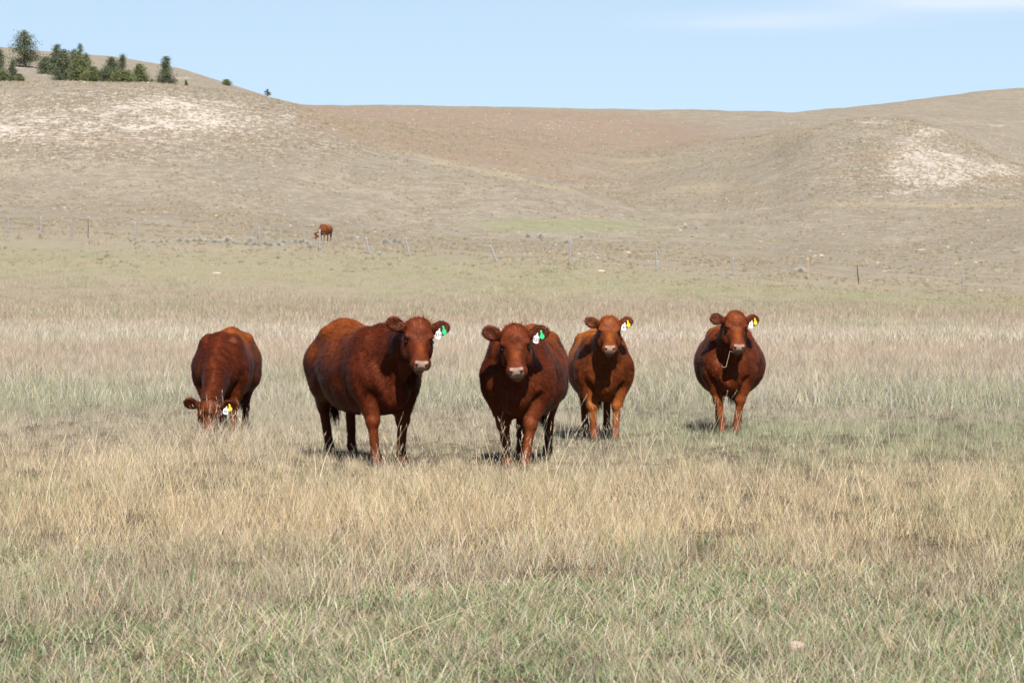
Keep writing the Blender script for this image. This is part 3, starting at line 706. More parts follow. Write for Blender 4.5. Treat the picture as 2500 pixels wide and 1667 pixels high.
    mid = (A + B) / 2 + (np.array([.05, 0, .05]) if graze else np.array([.02, 0, -.01]))
    N_ = 9
    for i in range(N_):
        t = i / (N_ - 1); p = (1 - t) ** 2 * A + 2 * t * (1 - t) * mid + t * t * B; tg = 2 * (1 - t) * (mid - A) + 2 * t * (B - mid); tg /= np.linalg.norm(tg)
        upv = np.array([0, 0, 1.0]) if not graze else np.array([.8, 0, .5])
        MM = frame(tg, upv)
        hv = .262 * (1 - t) ** 1.1 + .135 * (1 - (1 - t) ** 1.1); wv = .175 * (1 - t) + .098 * t
        G.ell(p, (.13, wv, hv), .08, MM)
    # dewlap from throat to brisket
    th = H(.12, 0, -.20)
    if not graze:
        for t in np.linspace(0.05, 1, 6):
            p = (1 - t) * th + t * np.array([.72, 0, .74]); p = p + np.array([-.03 * math.sin(t * 3.1), 0, 0]); G.ell(p, (.075, .035 + .02 * t, .09), .05)
    # head
    G.loft([(t_[0] * HX, *t_[1:]) for t_ in [(-.085, .045, .03, -.06), (-.05, .085, .065, -.12), (0, .112, .072, -.155), (.06, .122, .066, -.19), (.12, .122, .055, -.215), (.17, .116, .048, -.215), (.22, .100, .045, -.20), (.28, .084, .042, -.175), (.34, .077, .040, -.145),
            (.39, .081, .038, -.125), (.43, .084, .030, -.115), (.465, .074, .012, -.10), (.485, .05, -.015, -.075)]], k=.03, M=HM, o=PL, p=2.4, sc_=HS)
    def he(a, b, c, r_, k, M_=None, sub=False): G.ell(H(a, b, c), np.array(r_) * HS, k, HM if M_ is None else M_, sub)
    for sd in (1, -1):
        he(.120, sd * .094, .030, (.050, .030, .022), .035)          # brow
        he(.172, sd * .126, .010, (.030, .018, .017), .012, sub=True)   # eye socket
        he(.25, sd * .098, .036, (.075, .026, .032), .035, sub=True)      # hollow beside the nose bridge
        he(.14, sd * .085, -.13, (.10, .045, .075), .04)              # jaw
        he(.435, sd * .048, -.035, (.035, .034, .045), .025)           # muzzle sides
        he(.457, sd * .043, .008, (.020, .020, .020), .012)            # nostril rims
        # ear
        er = ear_droop[0] if sd > 0 else ear_droop[1]
        e_l = np.array([-.12 - er * .7, sd * 1.0, .02 + er * .7]); e_l /= np.linalg.norm(e_l)
        nrm = np.array([.55, sd * -.02, 1.0]); nrm -= e_l * nrm.dot(e_l); nrm /= np.linalg.norm(nrm)
        e_w = np.cross(nrm, e_l)
        EM = HM @ np.array([e_l, e_w, nrm]).T
        rt = np.array([-.005, sd * .102, -.015]); ctr = rt + e_l * .095
        lw = .066 if round_ear else .063
        G.ell(PL + HM @ (rt + e_l * .01) * HS, np.array((.05, .034, .034)) * HS, .03, EM)
        G.ell(PL + HM @ ctr * HS, np.array((.080 if not round_ear else .068, lw, .025)) * HS, .022, EM)
        G.ell(PL + HM @ (ctr + nrm * .027 + e_l * .004) * HS, np.array((.058, lw - .020, .021)) * HS, .014, EM, sub=True)
        if sd > 0: ear_c = PL + HM @ ctr * HS
        else: ear_r = PL + HM @ ctr * HS
    he(.02 * (dome > 0), 0, .055 + dome * .5, (.07 + dome, .085 + dome * .3, .035 + dome * .6), .07)                          # poll
    he(.405, 0, -.118, (.055, .050, .028), .015)                       # chin
    he(.47, 0, -.092, (.05, .10, .007), .008, sub=True)                # mouth line
    P, Q = G.mesh()
    # slow unevenness of muscle, hide and bone under the hair
    fnv = np.cross(P[Q[:, 2]] - P[Q[:, 0]], P[Q[:, 3]] - P[Q[:, 1]]); VN = np.zeros_like(P)
    for k in range(4): np.add.at(VN, Q[:, k], fnv)
    VN /= np.linalg.norm(VN, axis=1, keepdims=True) + 1e-9
    am = np.clip((P[:, 2] - .45) / .2, 0, 1) * np.clip((np.linalg.norm(P - H(.18, 0, -.05), axis=1) - .34) / .12, 0, 1)
    P = P + VN * (am * ((fbm(P[:, 0] * 4.5 + seed, P[:, 2] * 3 + P[:, 1] * 2.2 + 9, 2) - .5) * .05 + (fbm(P[:, 0] * 16 + seed, P[:, 2] * 6 + P[:, 1] * 9 + 2, 2) - .5) * .018 * np.clip((P[:, 0] - .1) / .3, .25, 1)))[:, None]
    # normals
    fnv = np.cross(P[Q[:, 2]] - P[Q[:, 0]], P[Q[:, 3]] - P[Q[:, 1]]); VN = np.zeros_like(P)
    for k in range(4): np.add.at(VN, Q[:, k], fnv)
    VN /= np.linalg.norm(VN, axis=1, keepdims=True) + 1e-9
    # coat pattern, with highlight and shade painted on the face
    hl = (P - PL) @ HM / HS / np.array([HX, 1, 1])         # head-frame coords
    inhead = (hl[:, 0] > -.1) & (np.abs(hl[:, 1]) < .34) & (hl[:, 0] < .55) & (np.abs(hl[:, 2]) < .3) & (np.linalg.norm(P - H(.18, 0, -.05), axis=1) < .38)
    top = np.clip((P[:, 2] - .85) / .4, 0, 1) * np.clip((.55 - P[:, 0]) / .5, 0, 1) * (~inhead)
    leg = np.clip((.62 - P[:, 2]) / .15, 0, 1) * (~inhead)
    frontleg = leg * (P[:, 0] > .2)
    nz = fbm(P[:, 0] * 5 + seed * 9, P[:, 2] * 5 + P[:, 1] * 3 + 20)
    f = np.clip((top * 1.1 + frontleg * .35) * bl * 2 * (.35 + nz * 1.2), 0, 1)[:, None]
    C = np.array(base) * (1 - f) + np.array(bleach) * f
    def mixin(m, col):
        nonlocal C
        m = np.clip(m, 0, 1)[:, None]; C = C * (1 - m) + np.array(col) * m
    gau = lambda a, b, c, s1, s2, s3: np.exp(-((hl[:, 0] - a) / s1) ** 2 - ((np.abs(hl[:, 1]) - b) / s2) ** 2 - ((hl[:, 2] - c) / s3) ** 2) * inhead
    mixin(gau(.29, 0, .05, .08, .028, .05) * .6, np.array(bleach) * (1.0, .95, .7))  # highlight painted along the nose bridge
    mixin(gau(.24, .085, .0, .08, .03, .06) * .35, np.array(base) * .55)
    mixin(gau(.02, 0, .07, .07, .06, .06) * .3, np.array(bleach) * .8)
    mixin(gau(.178, .115, .004, .034, .028, .024) * 1.2, np.array(base) * .25)  # shade of the eye sockets painted into the coat
    earm = inhead & (np.abs(hl[:, 1]) > .125) & (hl[:, 0] < .12)
    mixin(earm * .85, np.array(base) * .5)
    pad = np.clip((hl[:, 0] - .440) / .012, 0, 1) * np.clip((.060 - np.abs(hl[:, 1])) / .014, 0, 1) * np.clip((hl[:, 2] + .088) / .01, 0, 1) * inhead
    padt = np.clip(1 - (hl[:, 2] + .03) / -.06, 0, 1)
    mixin(pad, np.array((.37, .245, .19)))
    mixin(pad * np.clip((-.045 - hl[:, 2]) / .03, 0, 1) * .5, (.38, .25, .14))
    lip = inhead & (hl[:, 0] > .36) & (hl[:, 2] < -.10) & (np.abs(hl[:, 1]) < .06); mixin(lip * .55, (.30, .21, .12))
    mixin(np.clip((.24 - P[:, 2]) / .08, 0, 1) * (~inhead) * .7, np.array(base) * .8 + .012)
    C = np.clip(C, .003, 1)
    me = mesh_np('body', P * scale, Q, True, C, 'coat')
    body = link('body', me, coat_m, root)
    # fur
    tri = np.concatenate([Q[:, [0, 1, 2]], Q[:, [0, 2, 3]]]); ar = np.linalg.norm(np.cross(P[tri[:, 1]] - P[tri[:, 0]], P[tri[:, 2]] - P[tri[:, 0]]), axis=1)
    cdf = np.cumsum(ar); ti = np.searchsorted(cdf, r.random(hairs) * cdf[-1]); ti = np.minimum(ti, len(tri) - 1)
    b = r.random((hairs, 2)); fl = b.sum(1) > 1; b[fl] = 1 - b[fl]; b = np.concatenate([1 - b.sum(1, keepdims=True), b], 1)
    hp = (P[tri[ti]] * b[:, :, None]).sum(1); hn = (VN[tri[ti]] * b[:, :, None]).sum(1); hn /= np.linalg.norm(hn, axis=1, keepdims=True) + 1e-9
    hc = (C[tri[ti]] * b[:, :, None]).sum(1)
    hh_ = (hp - PL) @ HM / HS / np.array([HX, 1, 1])
    hih = (np.linalg.norm(hp - H(.18, 0, -.05), axis=1) < .36) & (hh_[:, 0] > -.1)
    flow = np.where(hih[:, None], (HM @ np.array([-.2, 0, -.1]))[None, :] * 0 + HM[:, 0][None, :] * .6, np.array([-.75, 0, -.65])[None, :])
    sw = fbm(hp[:, 0] * 4 + 3, hp[:, 2] * 4 + hp[:, 1] * 2) - .5
    flow = flow + np.stack([sw * 0, sw * 1.2, sw * .9], -1)
    earh = hih & (np.abs(hh_[:, 1]) > .13) & (hh_[:, 0] < .12)
    outw = np.sign(hh_[:, 1])[:, None] * HM[:, 1][None, :]
    flow[earh] = outw[earh] * .8
    pollh = hih & (hh_[:, 0] < .07) & (~earh)
    flow[pollh] = (HM @ np.array([-.5, 0, .5]))[None, :]
    D = flow - hn * (flow * hn).sum(1, keepdims=True); D /= np.linalg.norm(D, axis=1, keepdims=True) + 1e-6
    D = D + hn * (.16 + .16 * r.random((hairs, 1))) + r.normal(size=D.shape) * .11
    D[earh] += hn[earh] * .25 + r.normal(size=(earh.sum(), 3)) * .15
    D /= np.linalg.norm(D, axis=1, keepdims=True)
    L = .020 + .020 * r.random(hairs); L[hih & ~earh] *= .45; L[earh] = .012 + .014 * r.random(earh.sum()); L[pollh] = .02 + .02 * r.random(pollh.sum())
    low = hp[:, 2] < .5; L[low & ~hih] *= .5
    padh = hih & (hh_[:, 0] > .415); eyez = hih & (np.linalg.norm(np.abs(hh_) * [1, 1, 1] - [.17, .115, .006], axis=1) < .032)
    keep = ~(padh | eyez)
    clm = fbm(hp[:, 0] * 22 + hp[:, 1] * 13, hp[:, 2] * 30 + hp[:, 1] * 9, 3)[:, None]
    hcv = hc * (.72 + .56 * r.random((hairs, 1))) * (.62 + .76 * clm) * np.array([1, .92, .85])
    W = np.full(hairs, .0042); 
    def wv(sc1, o1): return np.stack([fbm(hp[:, 0] * sc1 + hp[:, 1] * sc1 * .7 + o1 + 7 * k, hp[:, 2] * sc1 + hp[:, 1] * sc1 * .6 + 3 * o1 + 5 * k, 2) - .5 for k in range(3)], -1)
    hn2 = hn + wv(7, 3 + seed) * .45 + wv(26, 9 + seed) * .5 + np.where(hih[:, None], .6, 0) * wv(60, 4)
    hn2 /= np.linalg.norm(hn2, axis=1, keepdims=True); hn = np.where((hn2 * hn).sum(1, keepdims=True) > .5, hn2, hn)
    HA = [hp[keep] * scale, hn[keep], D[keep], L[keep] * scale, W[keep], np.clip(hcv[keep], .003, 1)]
    if tuft:        # forelock
        n = tuft * 9
        pp = np.stack([r.normal(size=n) * .03 - .02, r.normal(size=n) * .05, np.full(n, .062)], -1); hp2 = PL + pp @ HM.T * HS
        d2 = np.stack([-.35 + r.normal(size=n) * .5, r.normal(size=n) * .6 + pp[:, 1] * 9, .45 + .3 * r.random(n)], -1); d2 = d2 @ HM.T; d2 /= np.linalg.norm(d2, axis=1, keepdims=True)
        n2 = np.repeat((HM[:, 2])[None], n, 0) + r.normal(size=(n, 3)) * .2; n2 /= np.linalg.norm(n2, axis=1, keepdims=True)
        cc = (np.array(base) * .75 + np.array(bleach) * .25) * (.6 + .7 * r.random((n, 1)))
        HA = [np.concatenate([p_, q_]) for p_, q_ in zip(HA, [hp2 * scale, n2, d2, (.018 + .03 * r.random(n)), np.full(n, .0045), cc])]
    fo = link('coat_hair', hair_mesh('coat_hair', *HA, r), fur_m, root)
    # tail switch
    n = 260; e = np.array(tl[-1]); sp_ = r.normal(size=(n, 3)) * [.018, .018, .03]
    d2 = np.stack([r.normal(size=n) * .10 + .02, r.normal(size=n) * .10 + .08, -np.ones(n)], -1); d2 /= np.linalg.norm(d2, axis=1, keepdims=True)
    n2 = r.normal(size=(n, 3)); n2 -= d2 * (n2 * d2).sum(1, keepdims=True); n2 /= np.linalg.norm(n2, axis=1, keepdims=True)
    link('tail_switch', hair_mesh('tail_switch', (e + sp_) * scale, n2, d2, .14 + .14 * r.random(n), np.full(n, .006), np.array(base) * (.3 + .6 * r.random((n, 1))), r), fur_m, root)
    # eyes, nostrils, hooves
    for sd in (1, -1):
        link('eye', sphere_mesh('eye', H(.170, sd * .1085, .006) * scale, tuple(np.array((.020, .0150, .0115)) * scale * HS), HM), eye_m, root)
        nM = HM @ np.array(Matrix.Rotation(R(-38 * sd), 3, 'X'))
        link('nostril', sphere_mesh('nostril', H(.478, sd * .040, .006) * scale, tuple(np.array((.009, .0065, .015)) * scale * HS), nM), nostril_m, root)
    for fpt in feet:
        V = []; F = []; o = 0
        for s2 in (-1, 1):
            ring = []
            for (z, xf, xb, wd) in ((0, .075, -.035, .026), (.03, .062, -.036, .026), (.062, .035, -.032, .022)):
                for a in np.linspace(0, 2 * np.pi, 10, endpoint=False):
                    cx = (xf + xb) / 2 + (xf - xb) / 2 * math.cos(a); V.append((fpt[0] + cx, fpt[1] + s2 * .024 + wd * math.sin(a) * (1 - .25 * max(0, math.cos(a))), max(z, .0)))
            for L_ in range(2):
                for j in range(10): F.append([o + L_ * 10 + j, o + L_ * 10 + (j + 1) % 10, o + (L_ + 1) * 10 + (j + 1) % 10, o + (L_ + 1) * 10 + j])
            o += 30
        me2 = bpy.data.meshes.new('hoof'); me2.from_pydata([Vector(v) * scale for v in V], [], F + [list(range(20, 30)), list(range(50, 60))]); me2.update()
        link('hoof', me2, hoof_m, root)
    # ear tags in the left ear: white front panel with the number, coloured button panel beside it
    if tag_col is not None:
        # world-facing: hang straight down, facing where the forehead faces horizontally
        f3 = Vector((fdir[0], fdir[1], 0)).normalized() if abs(fdir[2]) < .985 else Vector((up[0], up[1], 0)).normalized()
        x3 = Vector((-f3.y, f3.x, 0))       # to the cow's left = picture right when facing us
        nf = Vector(HM[:, 2])
        pin = Vector(ear_c) + Vector(HM @ np.array([.02, 0, 0])) + nf * .012
        def place(o, off, tilt, size, yaw):
            o.parent = root
            o.matrix_local = Matrix.Translation((pin + x3 * off[0] + Vector((0, 0, off[1])) + f3 * off[2]) * scale) @ Matrix((x3, -f3, Vector((0, 0, 1)))).transposed().to_4x4() @ Matrix.Rotation(yaw, 4, 'Z') @ Matrix.Rotation(tilt, 4, 'Y') @ Matrix.Scale(size * scale, 4)
        wh = [(-.006, .045), (.006, .045), (.009, .02), (.030, .008), (.037, -.005), (.039, -.05), (.030, -.066), (.012, -.073), (-.012, -.073), (-.030, -.066), (-.039, -.05), (-.037, -.005), (-.030, .008), (-.009, .02)]
        wt = link('ear_tag', plate_mesh('ear_tag', wh, .003), tag_white); tag(wt, 'white numbered ear tag panel')
        place(wt, (-.022, -.03, .02), R(14), .80, R(25))
        gr = [(0.010 * math.cos(a), .035 + .010 * math.sin(a)) for a in np.linspace(0, np.pi, 7)] + [(-.009, .01)] + [(.026 * math.cos(a), -.025 + .027 * math.sin(a)) for a in np.linspace(np.pi * .78, np.pi * 2.22, 14)] + [(.009, .01)]
        gt = link('ear_tag', plate_mesh('ear_tag', gr, .003), tag_col[0]); tag(gt, tag_col[1])
        place(gt, (.022, -.005, .026), R(-12), .86, R(20))
        if number:
            cu = bpy.data.curves.new('number', 'FONT'); cu.body = number; cu.size = .052; cu.align_x = 'CENTER'; cu.extrude = .0004; cu.offset = .0012
            tmp = bpy.data.objects.new('number_text', cu); COL.objects.link(tmp); bpy.context.view_layer.update()
            mt = bpy.data.meshes.new_from_object(tmp.evaluated_get(bpy.context.evaluated_depsgraph_get())); bpy.data.objects.remove(tmp)
            mt.name = 'number'; mt.materials.clear(); mt.materials.append(tag_ink)
            no_ = link('number', mt, None, wt)
            no_.matrix_local = Matrix.Translation((0, -.0024, -.05)) @ Matrix.Rotation(R(90), 4, 'X')
        bt = link('ear_button', sphere_mesh('ear_button', (0, 0, 0), (.009, .004, .009)), tag_copper); tag(bt, 'small orange metal clip in the right ear')
        bt.parent = root; bt.location = Vector(ear_r + HM @ np.array([-.02, .02, .016])) * scale
    root['_done'] = 1; del root['_done']
    return root, H, tolocal

GRN = (tag_green, 'green pear-shaped ear tag panel'); YEL = (tag_yellow, 'yellow pear-shaped ear tag panel')
cows = {}
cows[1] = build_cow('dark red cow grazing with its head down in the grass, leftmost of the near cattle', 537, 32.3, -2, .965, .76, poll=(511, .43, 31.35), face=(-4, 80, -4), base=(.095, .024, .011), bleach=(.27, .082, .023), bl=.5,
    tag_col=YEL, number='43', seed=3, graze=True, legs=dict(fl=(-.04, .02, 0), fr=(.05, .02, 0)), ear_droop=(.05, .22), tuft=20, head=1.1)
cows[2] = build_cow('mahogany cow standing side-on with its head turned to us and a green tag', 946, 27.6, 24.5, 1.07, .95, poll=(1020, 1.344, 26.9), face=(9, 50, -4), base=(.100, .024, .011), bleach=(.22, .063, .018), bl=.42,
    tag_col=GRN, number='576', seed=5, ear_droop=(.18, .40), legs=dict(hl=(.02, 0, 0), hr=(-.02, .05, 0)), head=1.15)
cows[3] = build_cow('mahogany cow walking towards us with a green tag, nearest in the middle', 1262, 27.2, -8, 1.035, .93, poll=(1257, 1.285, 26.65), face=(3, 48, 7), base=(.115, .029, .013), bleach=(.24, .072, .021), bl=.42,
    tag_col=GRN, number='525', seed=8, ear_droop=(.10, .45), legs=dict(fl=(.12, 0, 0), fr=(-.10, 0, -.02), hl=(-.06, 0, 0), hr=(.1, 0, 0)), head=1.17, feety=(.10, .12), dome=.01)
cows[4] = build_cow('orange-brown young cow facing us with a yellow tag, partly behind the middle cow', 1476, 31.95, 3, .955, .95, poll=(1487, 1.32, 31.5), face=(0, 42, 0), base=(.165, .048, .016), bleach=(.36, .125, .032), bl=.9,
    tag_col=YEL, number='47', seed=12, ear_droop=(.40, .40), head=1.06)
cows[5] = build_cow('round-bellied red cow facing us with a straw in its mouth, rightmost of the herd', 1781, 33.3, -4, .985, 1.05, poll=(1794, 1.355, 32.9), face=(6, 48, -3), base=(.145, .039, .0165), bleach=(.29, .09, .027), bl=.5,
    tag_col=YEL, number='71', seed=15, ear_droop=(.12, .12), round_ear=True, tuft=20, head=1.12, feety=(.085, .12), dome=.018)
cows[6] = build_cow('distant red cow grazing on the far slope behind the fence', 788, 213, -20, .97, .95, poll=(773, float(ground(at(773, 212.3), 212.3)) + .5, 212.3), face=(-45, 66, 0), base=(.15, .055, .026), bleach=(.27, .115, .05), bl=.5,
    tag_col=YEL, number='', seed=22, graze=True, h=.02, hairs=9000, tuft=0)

# straw held in the mouth of the rightmost cow
def tube(name, pts, rad, mat, parent=None, seg=5):
    V = []; F = []
    pts = [Vector(p) for p in pts]
    for i, p in enumerate(pts):
        t = (pts[min(i + 1, len(pts) - 1)] - pts[max(i - 1, 0)]).normalized(); s = t.cross(Vector((.3, .9, .2))).normalized(); u = t.cross(s)
        rr = rad[i] if isinstance(rad, (list, tuple)) else rad
        for k in range(seg): a = 2 * math.pi * k / seg; V.append(p + (s * math.cos(a) + u * math.sin(a)) * rr)
    for i in range(len(pts) - 1):
        for k in range(seg): F.append([i * seg + k, i * seg + (k + 1) % seg, (i + 1) * seg + (k + 1) % seg, (i + 1) * seg + k])
    me = bpy.data.meshes.new(name); me.from_pydata(V, [], F + [list(range(seg))[::-1], list(range((len(pts) - 1) * seg, len(pts) * seg))]); me.update()
    for p in me.polygons: p.use_smooth = True
    return link(name, me, mat, parent)
straw_m = plain('dry_straw', (.72, .64, .50), .6, .3, .15, 30)
r5, H5, tl5 = cows[5]
p0 = H5(.46, -.035, -.092) * .985
for (u_, z_, d_) in (): pass
straw = tube('grass_stalk', [r5.matrix_basis @ Vector(p0)] + [Vector((at(u_, 32.55), 32.55, CAMH + (HOR - y_) * 32.55 / FPX)) for u_, y_ in ((1782, 857), (1780, 866), (1777, 878), (1773, 895), (1769, 897), (1761, 893))], [.0016] * 4 + [.0022, .0015, .0012], straw_m)
tag(straw, 'bent straw of dry grass hanging from the mouth of the rightmost cow', 'straw')

# ------------------------------------------------------------------ fence
wood_grey = plain('weathered_wood', (.29, .27, .275), .9, .2, .25, 12); wood_tan = plain('newer_wood', (.42, .31, .21), .85, .2, .15, 12)
steel_dark = plain('dark_steel_post', (.06, .055, .05), .6, .4, .2, 12); wire_m = plain('rusty_wire', (.16, .13, .11), .6, .5, .2, 12)
fd = lambda u: float(np.interp(u, [t[0] for t in FENCE], [t[1] for t in FENCE]))
X0, X1 = at(21, fd(21)), at(2350, fd(2350))
fence = empty('fence', (at(1213, 185), 185, float(ground(at(1213, 185), 185))))
tag(fence, 'old wire fence with weathered and leaning posts across the far side of the field', 'fence')
finv = -Vector(fence.location)
posts = [(-90, 0, 1.3, 'g', .06), (21, 0, 1.2, 'g', .06), (100, 0, 1.35, 'g', .07), (174, 0, 1.15, 'g', .06), (216, 0, 1.35, 's', .03), (331, -.02, 1.25, 'g', .065), (481, 0, 1.3, 't', .035), (634, 0, 1.25, 'g', .065), (781, .0, 1.35, 'g', .08),
         (905, -.33, 1.1, 'g', .085), (1002, -.28, 1.25, 'g', .075), (1213, -.42, 1.15, 'c', .08), (1390, .05, 1.8, 'g', .07), (1602, 0, 1.3, 'g', .06), (1789, 0, 1.25, 'g', .06), (1972, 0, 1.45, 't', .055), (2097, -.12, 1.25, 's', .045), (2350, .04, 1.05, 'g', .07), (2560, 0, 1.2, 'g', .06)]
tops = []
wood_pale = plain('bleached_wood', (.31, .29, .285), .9, .2, .2, 12)
for (u_, ln, hgt, kd, rad) in posts:
    d_ = fd(u_); x_ = at(u_, d_); z_ = float(ground(x_, d_))
    b_ = Vector((x_, d_, z_ - .1)) ; n = 6; pts = []
    for i in range(n):
        t = i / (n - 1); cv = ln * t * hgt * (1.15 - .3 * t if kd != 'c' else .35 + .6 * (1 - (1 - t) ** 2))
        pts.append(b_ + Vector((cv + .015 * math.sin(i * 2.1 + u_), 0, t * (hgt + .1))) + finv)
    m = {'g': wood_pale if ln < -.2 else wood_grey, 'c': wood_pale, 't': wood_tan, 's': steel_dark}[kd]
    po = tube('fence_post', pts, [rad * (1.0 - .2 * i / n) for i in range(n)], m, fence, 8)
    lb = {'c': 'curved leaning grey fence post', 't': 'pale tan wooden fence post', 's': 'thin dark steel fence post'}.get(kd) or ('grey fence post leaning to the left' if ln < -.2 else None)
    if lb: po['label'] = lb
    tops.append((pts, hgt))
for fr in (.35, .62, .86):
    pts = []
    for (pp, hgt) in tops:
        k = fr * (len(pp) - 1); i = int(k); q = pp[i].lerp(pp[min(i + 1, len(pp) - 1)], k - i)
        if pts: pts.append((pts[-1] + q) / 2 + Vector((0, 0, -.05)))
        pts.append(q + Vector((0, -.07, 0)))
    tube('wire', pts, .006, wire_m, fence, 4)

# ------------------------------------------------------------------ trees on the hill
def needle_material(name, dark, light):
    M = Mat(name, .7, .25); n = M.noise(.9, 4, .6); t = M.attr('tone').outputs['Color']
    c = M.mix(M.ramp(n, .35, .65), dark, light); c = M.mix(1.0, c, t, 'MULTIPLY'); M.l(c, M.b.inputs['Base Color'])
    return M.m
nd_blue = needle_material('pine_needles', (.085, .105, .060), (.135, .155, .085)); nd_green = needle_material('juniper_needles', (.11, .135, .055), (.175, .19, .08))
bark = plain('pine_bark', (.16, .11, .08), .95, .1, .3, 3)
def build_tree(name, label, cat, u, wpx, ytop, d, shape, mat, seed, group, dens=1.0):
    r = np.random.default_rng(seed)
    x = at(u, d); z = float(ground(x, d)); ht = CAMH + (HOR - ytop) * d / FPX - z; wd = wpx / FPX * d / 2 * 1.25
    root = empty(name, (x, d, z)); tag(root, label, cat, group)
    # trunk and limbs
    V = []; F = []
    def seg(a, b, ra, rb):
        o = len(V); a, b = Vector(a), Vector(b); t = (b - a).normalized(); s = t.cross(Vector((.31, .8, .17))).normalized(); q = t.cross(s)
        for p, rr in ((a, ra), (b, rb)):
            for k in range(6): an = k * math.pi / 3; V.append(p + (s * math.cos(an) + q * math.sin(an)) * rr)
        for k in range(6): F.append([o + k, o + (k + 1) % 6, o + 6 + (k + 1) % 6, o + 6 + k])
    tr = max(.08, ht * .022); lean = r.normal() * .03
    path = [(lean * ht * t * t + r.normal() * .02 * ht * t, r.normal() * .02 * ht * t, ht * t * .96 - .3 * (t == 0)) for t in np.linspace(0, 1, 7)]
    for i in range(6): seg(path[i], path[i + 1], tr * (1 - i / 6.3), tr * (1 - (i + 1) / 6.3))
    def prof(t):
        t = min(.999, t)
        if shape == 'pine': return .5 + 2.1 * t if t < .25 else 1.02 - .85 * ((t - .25) / .75) ** 1.6
        if shape == 'cone': return .9 + .6 * t if t < .3 else (1.04 - .97 * (t - .3) / .7) ** .8
        if shape == 'spire': return (t < .42) * (1.0 - .2 * t) + (t >= .42) * (.62 - .55 * (t - .42) / .58)
        return math.sqrt(max(0, 1 - ((t - .42) / .6) ** 2))        # round / bush
    t0 = {'pine': .08, 'cone': .02, 'spire': .03, 'round': .0}[shape]
    nb = int({'pine': 46, 'cone': 70, 'spire': 66, 'round': 52}[shape] * dens); P = []; Sz = []; Tn = []
    for i in range(nb):
        t = t0 + (1 - t0) * ((i + r.random()) / nb); an = r.random() * 2 * math.pi
        L = wd * max(.06, prof(t)) * (.62 + .5 * r.random() if shape == 'pine' else .72 + .36 * r.random())
        k = min(5, int(t * 6)); ft = t * 6 - k; c = Vector(path[k]).lerp(Vector(path[k + 1]), ft)
        e = c + Vector((math.cos(an) * L, math.sin(an) * L, L * (.12 if shape == 'pine' else -.08) + r.normal() * .1))
        seg(c, c.lerp(e, .85), tr * .28 * (1 - t * .7), tr * .08)
        tn = .72 + .55 * r.random()
        m = int(70 * (0.5 + L / max(wd, .1)))
        s = r.random(m) ** .7; sp = (.10 + .13 * s) * wd * (1.0 if shape != 'pine' else .85)
        q = np.array(c)[None] * (1 - s[:, None]) + np.array(e)[None] * s[:, None] + r.normal(size=(m, 3)) * sp[:, None] * [1, 1, .55 if shape == 'pine' else .8]
        P.append(q); Tn.append(np.full(m, tn) * (.85 + .3 * r.random(m)))
    P = np.concatenate(P); Tn = np.concatenate(Tn); P[:, 2] = np.clip(P[:, 2], .03, ht * 1.01); m = len(P)
    sz = (.045 * wd + .055) * (.6 + .8 * r.random(m)); a = r.normal(size=(m, 3)); a /= np.linalg.norm(a, axis=1, keepdims=True); b = np.cross(a, r.normal(size=(m, 3))); b /= np.linalg.norm(b, axis=1, keepdims=True)
    a[:, 2] = np.abs(a[:, 2])
    VV = np.stack([P - b * sz[:, None] * .4, P + b * sz[:, None] * .4, P + a * sz[:, None] * 1.6], 1).reshape(-1, 3)
    me = mesh_np('crown', VV, np.arange(3 * m).reshape(-1, 3), False, np.repeat(np.stack([Tn] * 3, -1), 3, 0), 'tone')
    link('crown', me, mat, root)
    mt = bpy.data.meshes.new('trunk'); mt.from_pydata([tuple(v) for v in V], [], F); mt.update(); link('trunk', mt, bark, root)
    return root
TG = 'conifers along the top of the left hill'
